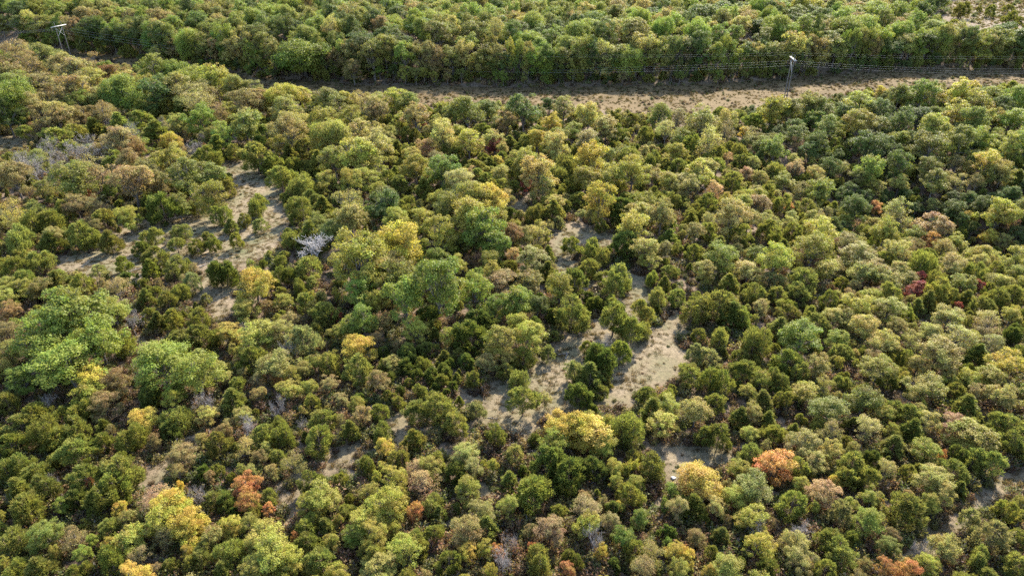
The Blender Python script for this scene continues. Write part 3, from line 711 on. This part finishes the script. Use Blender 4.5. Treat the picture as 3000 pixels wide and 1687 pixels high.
def fill(n, x0, x1, y0, y1, far):
    k_ = 0
    for _ in range(n):
        y = rt.uniform(y0, y1)
        half = 0.75 * (y * CP + CAM_H * SP) * 1.12 + 15
        x = rt.uniform(-half, half)
        edge = corr_far(x)
        if far != (y > edge):
            continue
        if in_poly(x, y, W_CORR):
            continue
        gz = float(height(x, y))
        bx, by, dep = project(x, y, gz)
        if far:
            right = x > 150
            code = 'gDoogbgoDDgp'[rt.integers(12)] if not right or rt.uniform() < .75 else 'CbyC'[rt.integers(4)]
            W = rt.uniform(8.5, 14.5) if code not in 'C' else rt.uniform(4, 6)
        else:
            bx, by, dep = project(x, y, gz + 2)
            ci, ri = int(np.clip(bx // 300, 0, 9)), int(np.clip(by // 241, 0, 6))
            pal = PALETTE[ri][ci]; code = pal[rt.integers(len(pal))]
            W = rt.uniform(2.4, 5.0) if code in 'Cdq' else rt.uniform(3.0, 4.8) if code == 'x' else rt.uniform(3.0, 6.2)
            if y > 230 and code not in 'Cdqx': W *= 1.3
            elif y > 105 and code in 'gyo': W *= 1.25
        H = tall(code, W, rt, far) * (1.22 if not far and y > 150 and code not in 'Cdqxw' else 1)
        if far and y < edge + 16 and code not in 'Cdqx':
            H *= rt.uniform(.75, 1)
        if clash(x, y, W, 0.40 if far else float(np.interp(y, [60, 130, 180, 240], [.54, .50, .39, .33])) + (.15 if bx < 1100 and 560 < by < 1050 else 0)):
            continue
        bx, by, dep = project(x, y, gz); mx, my, _ = project(x, y, gz + H * .65); tx, ty, _ = project(x, y, gz + H * .95)
        if not far:
            wp = .4 * W * F / dep; hp = by - ty
            if any(visible_open(mx + a_ * wp, my + b_ * hp) for a_, b_ in ((-1, 0), (1, 0), (-.7, -.3), (.7, -.3), (0, .25))):
                continue
        if visible_open(bx, by) or visible_open(mx, my) or (not far and (visible_open(tx, ty) or visible_open(bx, by - .4 * (by - ty))) and y < 300):
            continue
        if far and (in_poly(tx, ty, MEADOWS[-1]) or in_poly(mx, my + 8, MEADOWS[-1])):
            continue
        if not far and in_poly(mx, my - 4, CORRIDOR):
            continue
        if not far and hides_hero(x, y, ((mx, my), (tx, ty))):
            continue
        t = dict(x=x, y=y, W=W, H=H, code=code, hero=False, px=mx, py=my)
        trees.append(t); put(t); k_ += 1
    return k_
# the wall of trees along the far side of the corridor
for x in np.arange(-300, 340, 4.4):
    W = rt.uniform(6, 14); y = float(corr_far(x)) + W * .22 + rt.uniform(0, 4)
    if clash(x, y, W, .17): continue
    code = 'gooDDpbg'[rt.integers(8)]
    gx_, gy_, _ = project(x, y, 10)
    t = dict(x=float(x), y=y, W=W, H=rt.uniform(14, 22), code=code, hero=False, px=gx_, py=gy_); trees.append(t); put(t)
for x in np.arange(-300, 345, 3.4):
    W = rt.uniform(3.0, 6.5); y = float(corr_far(x)) + rt.uniform(-2.5, 5)
    code = 'ooDDCbgC'[rt.integers(8)]
    gx_, gy_, _ = project(x, y, 3)
    t = dict(x=float(x), y=y, W=W, H=rt.uniform(3.5, 10), code=code, hero=False, px=gx_, py=gy_); trees.append(t); put(t)
n1 = fill(9000, 0, 0, 48, 400, False)
n2 = fill(15000, 0, 0, 330, 760, True)
# young growth under the gaps
n3 = 0
for _ in range(9000):
    y = rt.uniform(48, 330); half = 0.75 * (y * CP + 40) * 1.1 + 10; x = rt.uniform(-half, half)
    if y > corr_far(x) or in_poly(x, y, W_CORR): continue
    gz = float(height(x, y)); bx, by, _ = project(x, y, gz); tx, ty, _ = project(x, y, gz + 2)
    W = rt.uniform(1.2, 3.0)
    if visible_open(bx, by) or visible_open(tx, ty) or clash(x, y, W, .46 if y < 160 else .36) or hides_hero(x, y, ((tx, ty),)): continue
    ci, ri = int(np.clip(bx // 300, 0, 9)), int(np.clip(by // 241, 0, 6))
    pal = PALETTE[ri][ci]; code = pal[rt.integers(len(pal))]
    if code == 'x': code = 'b'
    t = dict(x=x, y=y, W=W, H=tall(code, W, rt), code=code, hero=False, px=tx, py=ty, sapling=True)
    trees.append(t); put(t); n3 += 1
print('trees', n_hero, n1, n2, n3)

for t in trees:
    r = np.random.default_rng(int(t['x'] * 131 + t['y'] * 977) & 0xffffff)
    t['var'] = pick(t['code'], t['W'], r, t['y'])
    t['tint'] = tint_of(t['code'], r)
    t['rot'] = float(r.uniform(0, 6.283))
    w0, h0 = DIM[t['var'][0].name]
    sx = t['W'] / w0
    t['scale'] = (sx * float(r.uniform(.92, 1.08)), sx * float(r.uniform(.92, 1.08)), t['H'] / h0)
    t['z'] = float(height(t['x'], t['y']))
    dep = project(t['x'], t['y'], t['z'])[2]
    t['dep'] = dep
    t['show'] = t['W'] / dep
# ------------------------------------------------------------------ which trees are things of their own, and what each is called
LANDMARKS = [  # px py codes | how others refer to it | its own label
 (889,155,'g','the bright oak-shaped edge tree','tall rounded bright green broadleaf tree bulging from the edge of the far wood'),
 (498,418,'Y','the golden slope tree','slim golden yellow tree on the tan wooded slope beside a small bare patch'),
 (757,593,'C','the cedar in mid-clearing','open dark cedar with two bare stems and a dead spike in the sandy clearing'),
 (644,624,'C','the lone thin-stemmed cedar','lone round cedar on a thin bare stem in the middle of the sandy clearing'),
 (648,791,'d','the very dark clearing cedar','very dark dense cedar throwing a long shadow over the lower end of the sandy clearing'),
 (920,717,'w','the white leafless tree','white leafless tree with a fan of fine twigs beside the dense round cedars'),
 (1171,709,'Y','the vivid yellow tree','vivid yellow round tree standing out among olive crowns'),
 (217,911,'g','the giant green tree','giant spreading green broadleaf tree with many pale lit lobes, largest crown of all'),
 (477,1063,'g','the bright green dome tree','bright fresh green dome-shaped broadleaf tree just below the giant green tree'),
 (1283,834,'g','the tall lime-green tree','tall lime green broadleaf tree heading the central wood, lit from above'),
 (1400,934,'d','the blackish cedar mass','blackish green broad cedar filling the shaded foot of the central wood'),
 (1683,814,'d','the egg-shaped cedar','smooth egg-shaped dark cedar beside the narrow upper glade'),
 (1675,904,'C','the great domed cedar','great domed cedar beside the path, the largest cedar near the middle glade'),
 (1532,1166,'C','the meadow bend cedar','round cedar standing alone in the bend of the tan meadow with dark shadow'),
 (1800,923,'C','the meadow top cedar','wide soft green cedar at the top of the tan meadow above a grey dead tree'),
 (1842,1244,'C','the tidy oval cedar','tidy oval cedar at the right foot of the tan meadow'),
 (1683,1252,'Y','the broad golden tree','broad golden yellow tree with dark lower branches at the foot of the meadow'),
 (1908,1361,'C','the dry-grass cedar','lone upright oval cedar on dry grass beside a pale boulder'),
 (1563,1434,'C','the frosted dome cedar','large dome-shaped cedar with a greyish lit face below the golden tree'),
 (1613,1551,'P','the apricot tree','apricot coloured thin tree between two domed cedars near the lower edge'),
 (2268,1357,'O','the vivid orange tree','vivid orange round tree, the only large all-orange crown'),
 (2415,1438,'P','the peach tree','peach and straw coloured thin tree below and right of the vivid orange tree'),
 (2656,1485,'C','the stony track cedar','large dark cedar leaning over the shaded stony track'),
 (2912,1562,'q','the wide pale bush','wide pale grey-green bushy cedar on the lower side of the stony track'),
 (2800,1244,'P','the rusty straw tree','rusty straw coloured tree with a small orange crown beside it'),
 (2738,663,'P','the pink-brown dome','big pink-brown dome tree at the edge of the dark draw'),
 (2691,845,'r','the scarlet thicket','scarlet low tree glowing between pale straw crowns'),
 (2563,608,'O','the small flame tree','small flame orange tree against the dark draw'),
 (2893,474,'Y','the yellow draw-side tree','yellow flat-topped tree among dark crowns above the draw'),
 (2334,423,'k','the brown cone tree','brown cone-shaped tree among green crowns in the draw'),
 (2578,268,'Y','the thin yellow tree','thin yellow tree on a bare stem at the near edge of the power line corridor'),
 (2823,276,'Y','the yellow corridor-edge tree','wide yellow tree on the near edge of the power line corridor'),
 (1738,462,'Y','the lemon tree','lemon yellow bushy tree among dark cedars in the middle distance'),
 (1532,322,'D','the gappy blue-green tree','gappy blue-green tree on a tall bare trunk beside the power line corridor'),
 (1613,357,'Y','the chartreuse dome','chartreuse dome tree just in front of the power line corridor'),
 (451,202,'g','the corridor corner tree','bright green tree at the corner where the corridor passes out of sight'),
 (722,1424,'O','the orange bushy tree','orange tan bushy tree beside a narrow dark conical cedar'),
 (485,1512,'Y','the straw-yellow tree','straw yellow open tree with brown twigs showing at its foot'),
 (349,1372,'C','the brushy lane cedar','broad bright cedar beside the brown brushy opening'),
 (1295,497,'g','the mint tree','mint green bright tree in front of dark conical cedars'),
 (2350,981,'g','the glossy green tree','glossy green broadleaf tree among dull cedars'),
 (2947,1059,'Y','the mustard tree','mustard yellow crown among straw coloured trees'),
 (2225,1594,'Y','the lime-yellow ball','lime yellow ball-shaped tree below the vivid orange tree'),
 (1128,1310,'Y','the cream-yellow top','cream yellow slender tree behind bright cedars by the brown lane'),
 (1217,1372,'P','the thinning salmon tree','thinning salmon coloured tree with grey twigs showing through'),
 (2943,1159,'p','the cream dome','cream coloured dome tree, palest crown of its slope'),
 (1447,1269,'C','the small bend cedar','pale topped cedar on the lower lip of the meadow'),
 (350,1100,'Y','the topmost straw tree','straw yellow tree tucked under the giant green tree'),
]
things = []
groups = {}
for t in trees:
    groups.setdefault(kind_of(t['code']), []).append(t)
for k, lst in groups.items():
    lst.sort(key=lambda t: (-(t['show'] * (1.6 if t['hero'] else 1.0))))
    vis = [t for t in lst if -20 < t['px'] < 3020 and -20 < t['py'] < 1720]
    for t in vis[:300]:
        t['thing'] = True
        things.append(t)
rest = [t for t in trees if not t.get('thing')]
print('things', {k: sum(1 for t in things if kind_of(t['code']) == k) for k in groups}, 'rest', len(rest))

marks = []
for (px, py, codes, ref, own) in LANDMARKS:
    best = min((t for t in things if t['code'] in codes and not t.get('label')), key=lambda t: math.hypot(t['px'] - px, t['py'] - py))
    best['label'] = own
    marks.append((best, ref))

COLW = dict(C='dark green', d='deep green', q='pale grey-green', g='fresh green', y='yellow-green', o='olive', p='straw-green', b='tan', D='blue-green', Y='yellow', O='orange', P='salmon', r='red', k='brown', x='grey', w='white')
NOUN = dict(cedar_tree='cedar', broadleaf_tree='broadleaf tree', autumn_tree='autumn tree', bare_tree='leafless tree')
ORD = ['nearest', 'second nearest', 'third nearest', 'fourth nearest', 'fifth nearest', 'sixth nearest', 'seventh nearest', 'eighth nearest', 'ninth nearest', 'tenth nearest',
       'eleventh nearest', 'twelfth nearest', 'thirteenth nearest', 'fourteenth nearest', 'fifteenth nearest', 'sixteenth nearest']
size_cut = {}
for k, lst in groups.items():
    w = [t['W'] for t in lst if t.get('thing')]
    size_cut[k] = np.percentile(w, [33, 67]) if w else (0, 0)
buckets = {}
for t in things:
    if t.get('label'):
        continue
    k = kind_of(t['code'])
    m, ref = min(marks, key=lambda mr: math.hypot(mr[0]['x'] - t['x'], mr[0]['y'] - t['y']))
    dx, dy = t['x'] - m['x'], t['y'] - m['y']
    way = ('right of' if dx > 0 else 'left of') if abs(dx) > abs(dy) else ('behind' if dy > 0 else 'in front of')
    lo, hi = size_cut[k]
    size = 'small' if t['W'] < lo else 'large' if t['W'] > hi else 'mid-sized'
    base = f"{size} {COLW[t['code']]} {NOUN[k]}"
    buckets.setdefault((base, way, ref), []).append((math.hypot(dx, dy), t))
for (base, way, ref), lst in buckets.items():
    lst.sort(key=lambda p: p[0])
    for i, (_, t) in enumerate(lst):
        t['label'] = f"{base}, {ORD[min(i, len(ORD) - 1)]} {way} {ref}" if len(lst) > 1 else f"{base} {way} {ref}"

GROUP = dict(cedar_tree='cedars in the wood and clearings', broadleaf_tree='leafy trees of the wood', autumn_tree='trees in autumn colour', bare_tree='leafless trees')
CAT = dict(cedar_tree='cedar', broadleaf_tree='tree', autumn_tree='tree', bare_tree='dead tree')
def link(o, parent=None):
    col.objects.link(o)
    if parent is not None:
        o.parent = parent
    return o
for t in things:
    k = kind_of(t['code'])
    e = bpy.data.objects.new(k, None)
    e.empty_display_size = 0.5
    e.location = (t['x'], t['y'], t['z']); e.rotation_euler = (0, 0, t['rot']); e.scale = t['scale']
    e['label'] = t['label']; e['category'] = CAT[k]; e['group'] = GROUP[k]
    link(e)
    c = bpy.data.objects.new('twigs' if k == 'bare_tree' else 'crown', t['var'][0]); c['tint'] = t['tint']; link(c, e)
    link(bpy.data.objects.new('trunk', t['var'][1]), e)

# ------------------------------------------------------------------ stuff: what nobody could count, drawn from shared meshes
def scatter(name, meshes_sets, pts, label):
    """pts: rows (x y z rot sx sy sz variant r g b); meshes_sets: list of tuples of meshes"""
    pts = np.asarray(pts, np.float32)
    me = bpy.data.meshes.new(name)
    me.vertices.add(len(pts)); me.vertices.foreach_set('co', pts[:, :3].ravel())
    a = me.attributes.new('rot', 'FLOAT', 'POINT'); a.data.foreach_set('value', pts[:, 3])
    a = me.attributes.new('size', 'FLOAT_VECTOR', 'POINT'); a.data.foreach_set('vector', pts[:, 4:7].ravel())
    a = me.attributes.new('variant', 'INT', 'POINT'); a.data.foreach_set('value', pts[:, 7].astype(np.int32))
    a = me.attributes.new('tint', 'FLOAT_COLOR', 'POINT'); a.data.foreach_set('color', np.concatenate([pts[:, 8:11], np.ones((len(pts), 1), np.float32)], 1).ravel())
    o = bpy.data.objects.new(name, me); o['kind'] = 'stuff'; o['label'] = label
    link(o)
    ng = bpy.data.node_groups.new(name, 'GeometryNodeTree')
    ng.interface.new_socket('Geometry', in_out='INPUT', socket_type='NodeSocketGeometry')
    ng.interface.new_socket('Geometry', in_out='OUTPUT', socket_type='NodeSocketGeometry')
    N, L = ng.nodes, ng.links
    gi, gout = N.new('NodeGroupInput'), N.new('NodeGroupOutput')
    jn = N.new('GeometryNodeJoinGeometry')
    def named(n, ty):
        x = N.new('GeometryNodeInputNamedAttribute'); x.data_type = ty; x.inputs['Name'].default_value = n; return x.outputs['Attribute']
    rot, size, var = named('rot', 'FLOAT'), named('size', 'FLOAT_VECTOR'), named('variant', 'INT')
    cmb = N.new('ShaderNodeCombineXYZ'); L.new(rot, cmb.inputs['Z'])
    used = sorted(set(pts[:, 7].astype(int)))
    for i in used:
        eq = N.new('FunctionNodeCompare'); eq.data_type = 'INT'; eq.operation = 'EQUAL'
        L.new(var, eq.inputs[2]); eq.inputs[3].default_value = i
        src = N.new('GeometryNodeJoinGeometry')
        for me_ in meshes_sets[i]:
            so = bpy.data.objects.new('source', me_)      # never linked to the scene: only hands its mesh over
            oi = N.new('GeometryNodeObjectInfo'); oi.inputs['Object'].default_value = so
            L.new(oi.outputs['Geometry'], src.inputs[0])
        ip = N.new('GeometryNodeInstanceOnPoints')
        L.new(gi.outputs[0], ip.inputs['Points']); L.new(eq.outputs[0], ip.inputs['Selection'])
        L.new(src.outputs[0], ip.inputs['Instance']); L.new(cmb.outputs[0], ip.inputs['Rotation']); L.new(size, ip.inputs['Scale'])
        L.new(ip.outputs[0], jn.inputs[0])
    L.new(jn.outputs[0], gout.inputs[0])
    md = o.modifiers.new('scatter', 'NODES'); md.node_group = ng
    return o

def rows(lst):
    sets, ids, out = [], {}, []
    for t in lst:
        k = t['var'][0].name
        if k not in ids:
            ids[k] = len(sets); sets.append(t['var'])
        out.append((t['x'], t['y'], t['z'], t['rot'], *t['scale'], ids[k], *t['tint']))
    return sets, out
far_rest = [t for t in rest if t['y'] > float(corr_far(t['x'])) - 5]
near_rest = [t for t in rest if t['y'] <= float(corr_far(t['x'])) - 5]
scatter('far_woodland', *rows(far_rest), 'dense olive green wood beyond the power line corridor')
scatter('near_woodland', *rows(near_rest), 'lesser trees and saplings filling the mixed wood this side of the corridor')

rs = np.random.default_rng(77)
pts = []
TAN = np.array(srgb(190, 160, 110)); OLV = np.array(srgb(140, 130, 75)); PNK = np.array(srgb(205, 175, 140))
def grass_in(poly, dens, hmul, cols):
    xs = [p[0] for p in poly]; ys = [p[1] for p in poly]
    n = int((max(xs) - min(xs)) * (max(ys) - min(ys)) * dens)
    X = rs.uniform(min(xs), max(xs), n); Y = rs.uniform(min(ys), max(ys), n)
    ok = in_poly(X, Y, poly) & (value_noise(X, Y, 3.0, 9) > rs.uniform(.15, .75, n))
    for x, y in zip(X[ok], Y[ok]):
        c = cols[rs.integers(len(cols))] * .26 * rs.uniform(.7, 1.2); s = rs.uniform(.5, 1.15)
        pts.append((x, y, float(height(x, y)) - .05, rs.uniform(0, 6.28), s, s, s * hmul * rs.uniform(.5, 1.1), rs.integers(3), *c))
for p in W_MEADOW[:-1]:
    grass_in(p, 1.7, .8, [TAN, TAN, OLV, PNK])
grass_in(W_MEADOW[-1], .5, 2.0, [OLV, OLV * 1.2, TAN])
X_ = [p[0] for p in W_MEADOW[-1]]; Y_ = [p[1] for p in W_MEADOW[-1]]
scrub = [(rs.uniform(min(X_), max(X_)), rs.uniform(min(Y_), max(Y_))) for _ in range(900)]
grass_in(W_CORR, .5, 1.6, [TAN * np.array([.8, .75, .6]), TAN * .65, OLV * .8, OLV * .6])
for p in W_LANE:
    grass_in(p, 1.2, 1.0, [TAN, TAN * .7, OLV, PNK * .7])
scatter('dry_grass', [(m,) for m in TUFTS], pts, 'dry tan grass in tufts over clearings and corridor')

pts = []
def brush_at(x, y, s, c):
    pts.append((x, y, float(height(x, y)) - .1, rs.uniform(0, 6.28), s * rs.uniform(.8, 1.2), s * rs.uniform(.8, 1.2), s * rs.uniform(.6, 1.2), rs.integers(4), *c))
BR = [np.array(srgb(*c)) for c in ((150, 125, 85), (135, 130, 75), (125, 130, 70), (165, 130, 95), (120, 95, 70), (165, 150, 90))]
n = 38000
Y = 48 + (400 - 48) * rs.uniform(size=n) ** 1.4
for y in Y:
    half = .75 * (y * CP + 40) * 1.08 + 8; x = rs.uniform(-half, half)
    if in_poly(x, y, W_CORR):
        if rs.uniform() < .6 and value_noise(np.array(x), np.array(y), 9., 31) > .45: brush_at(x, y, rs.uniform(.3, .9), BR[rs.integers(5)] * .36)
        continue
    if any(in_poly(x, y, p) for p in W_LANE) and rs.uniform() < .75: continue
    if any(in_poly(x, y, p) for p in W_MEADOW):
        if rs.uniform() < .08: brush_at(x, y, rs.uniform(.2, .45), BR[rs.integers(4)] * .38)
        continue
    brush_at(x, y, rs.uniform(.45, 1.5), BR[rs.integers(6)] * .50 * rs.uniform(.7, 1.2))
for x, y in scrub:
    if bool(in_poly(x, y, W_MEADOW[-1])): brush_at(x, y, rs.uniform(.6, 2.2), BR[(1, 2, 5, 0)[rs.integers(4)]] * .5)
scatter('undergrowth', [(m,) for m in BRUSH], pts, 'brown and olive brush on the forest floor')

# ------------------------------------------------------------------ power line: two wooden H-frame structures and their cables
def mesh_obj(name, parts, mat, parent=None, smooth=False):
    v, q = join(parts)
    return link(bpy.data.objects.new(name, quad_mesh(name, v, q, [mat], smooth=smooth)), parent)

def h_frame(px, py, top, line_dir, label):
    x, y, _ = ground_at(px, py, 0)
    z = float(height(x, y))
    e = bpy.data.objects.new('power_pylon', None); e.location = (x, y, z)
    ang = math.atan2(line_dir[1], line_dir[0]) + math.pi / 2
    e.rotation_euler = (0, 0, ang)
    e['label'] = label; e['category'] = 'power pylon'; e['group'] = 'power pylons in the corridor'
    link(e)
    hw = 2.3
    for s in (-1, 1):
        mesh_obj('pole', [tube(np.array([[s * hw, 0, -1], [s * hw, 0, top * .5], [s * hw, 0, top + 2.2]]), [.22, .19, .13], 8)], M_POLE, e, True)
    arm = [tube(np.array([[-5.2, d, top], [0, d, top], [5.2, d, top]]), [.15, .17, .15], 4) for d in (-.3, .3)]
    mesh_obj('crossarm', arm[:1], M_BAR, e); mesh_obj('crossarm', arm[1:], M_BAR, e)
    for s in (-1, 1):
        mesh_obj('brace', [tube(np.array([[s * hw, s * .18, top - 1.2], [0, s * .18, top - 3.3], [-s * hw, s * .18, top - 5.4]]), [.1, .1, .1], 4)], M_BAR, e)
    for k in (-4.9, 0, 4.9):
        prof = np.linspace(0, 1, 13)
        mesh_obj('insulator', [tube(np.stack([np.full(13, k), np.zeros(13), top - .2 - 1.5 * prof], 1), .05 + .09 * (np.arange(13) % 2), 8)], M_INS, e)
    R = np.array([[math.cos(ang), -math.sin(ang)], [math.sin(ang), math.cos(ang)]])
    P = lambda u, zz: np.array([*(R @ np.array([u, 0.0]) + np.array([x, y])), z + zz])
    return [P(-4.9, top - 1.75), P(0, top - 1.75), P(4.9, top - 1.75)], [P(-hw, top + 2.2), P(hw, top + 2.2)], np.array([x, y, z])

ax_, ay_, _ = ground_at(202, 176); bx_, by_, _ = ground_at(2300, 292)
ld = np.array([bx_ - ax_, by_ - ay_]); ld /= np.linalg.norm(ld)
nxt = np.array([bx_ + 300, by_ + 42]); ld2 = nxt - np.array([bx_, by_]); ld2 /= np.linalg.norm(ld2)
ca, sa, pa = h_frame(202, 176, 18.0, ld, 'wooden H-frame pylon with white crossarm and X brace, seen nearly face on')
cb, sb, pb = h_frame(2300, 292, 18.0, ld * .75 + ld2 * .25, 'wooden H-frame pylon seen nearly edge on, standing in the tan grass of the corridor')
def off(pts_, v):
    return [p + np.array([v[0], v[1], 0]) for p in pts_]
cz, sz = off(ca, -ld * 330), off(sa, -ld * 330)
cc, sc_ = off(cb, ld2 * 300), off(sb, ld2 * 300)
def cable(a, b, sag, rad, label):
    t = np.linspace(0, 1, 41)[:, None]
    p = a * (1 - t) + b * t; p[:, 2] -= sag * 4 * (t * (1 - t))[:, 0]
    o = mesh_obj('power_cable', [tube(p, np.full(41, rad), 4)], M_WIRE)
    o['label'] = label; o['category'] = 'cable'; o['group'] = 'cables of the power line'
POS = ['front', 'middle', 'rear']
for seg, (A, B, sag) in {'between the two pylons': (ca, cb, 10.5), 'leaving the white-armed pylon away from the other': (ca, cz, 8), 'leaving the edge-on pylon away from the other': (cb, cc, 7.5)}.items():
    order = sorted(range(3), key=lambda i: A[i][1])
    for j, i in enumerate(order):
        cable(A[i], B[i], sag, .014, f'{POS[j]} conductor cable of three {seg}')
for seg, (A, B, sag) in {'between the two pylons': (sa, sb, 7), 'leaving the white-armed pylon away from the other': (sa, sz, 6), 'leaving the edge-on pylon away from the other': (sb, sc_, 5)}.items():
    order = sorted(range(2), key=lambda i: A[i][1])
    for j, i in enumerate(order):
        cable(A[i], B[i], sag, .008, f"{('front', 'rear')[j]} thin shield cable {seg}")

# ------------------------------------------------------------------ fallen wood and stones in the clearings
def fallen_log(px, py, ln, ang, label, rad=.14):
    x, y, _ = ground_at(px, py); z = float(height(x, y))
    e = bpy.data.objects.new('fallen_log', None); e.location = (x, y, z); e.rotation_euler = (0, 0, math.radians(ang))
    e['label'] = label; e['category'] = 'log'; e['group'] = 'fallen bleached wood'
    link(e)
    r = np.random.default_rng(int(px))
    mesh_obj('trunk', [tube(np.array([[-ln / 2, 0, rad * .8], [-ln * .1, .1, rad], [ln / 2, -.05, rad * 1.6]]), [rad, rad * .8, rad * .4], 6)], M_DEAD, e)
    for _ in range(4):
        u = r.uniform(-.1, .45) * ln; a = r.choice([-1, 1]) * r.uniform(.5, 1.0); l = ln * r.uniform(.15, .3)
        mesh_obj('branch', [tube(np.array([[u, 0, rad], [u + l * .5 * math.cos(a), l * .5 * math.sin(a), rad + .2], [u + l * math.cos(a), l * math.sin(a), rad + .3]]), [rad * .45, rad * .35, rad * .12], 5)], M_DEAD, e)
fallen_log(398, 792, 3.4, 40, 'short bleached log between low cedars at the foot of the sandy clearing')
fallen_log(600, 778, 2.6, 48, 'thin bleached log on open sandy grass beside the very dark cedar')
fallen_log(942, 832, 3.0, -20, 'bleached log at the foot of the white leafless tree')
fallen_log(1650, 1038, 2.4, 15, 'forked pale dead branch on the tan meadow above its bend', .1)
fallen_log(1660, 1044, 2.0, 75, 'crooked pale dead branch lying across another on the tan meadow', .09)
fallen_log(440, 1450, 3.0, 55, 'long grey log in the brown brushy opening', .11)
fallen_log(1440, 1226, 2.2, -8, 'thin grey log in the shadow of the meadow bend cedar', .08)

def boulder(px, py, s, label, mat, seed):
    x, y, _ = ground_at(px, py); z = float(height(x, y))
    r = np.random.default_rng(seed)
    nu, nv = 14, 8
    v = []
    for j in range(nv + 1):
        for i in range(nu):
            a, b = i / nu * 6.283, (j / nv - .5) * math.pi
            d = np.array([math.cos(a) * math.cos(b), math.sin(a) * math.cos(b), math.sin(b)])
            k = 1 + .16 * math.sin(2.3 * d[0] * 2 + seed) + .13 * math.sin(5 * d[1] + 2 * d[2] + seed)
            v.append(d * k * np.array([1, .8, .6]) * s)
    q = [(j * nu + i, j * nu + (i + 1) % nu, (j + 1) * nu + (i + 1) % nu, (j + 1) * nu + i) for j in range(nv) for i in range(nu)]
    o = link(bpy.data.objects.new('boulder', quad_mesh('boulder', v, q, [mat])))
    o.location = (x, y, z + .25 * s); o.rotation_euler = (0, 0, r.uniform(0, 6))
    o['label'] = label; o['category'] = 'boulder'
boulder(1972, 1402, .42, 'white boulder on dry grass beside the lone oval cedar', M_STONE, 3)
boulder(1842, 1391, .40, 'dark boulder under the lone oval cedar at the wood edge', M_BARK, 4)
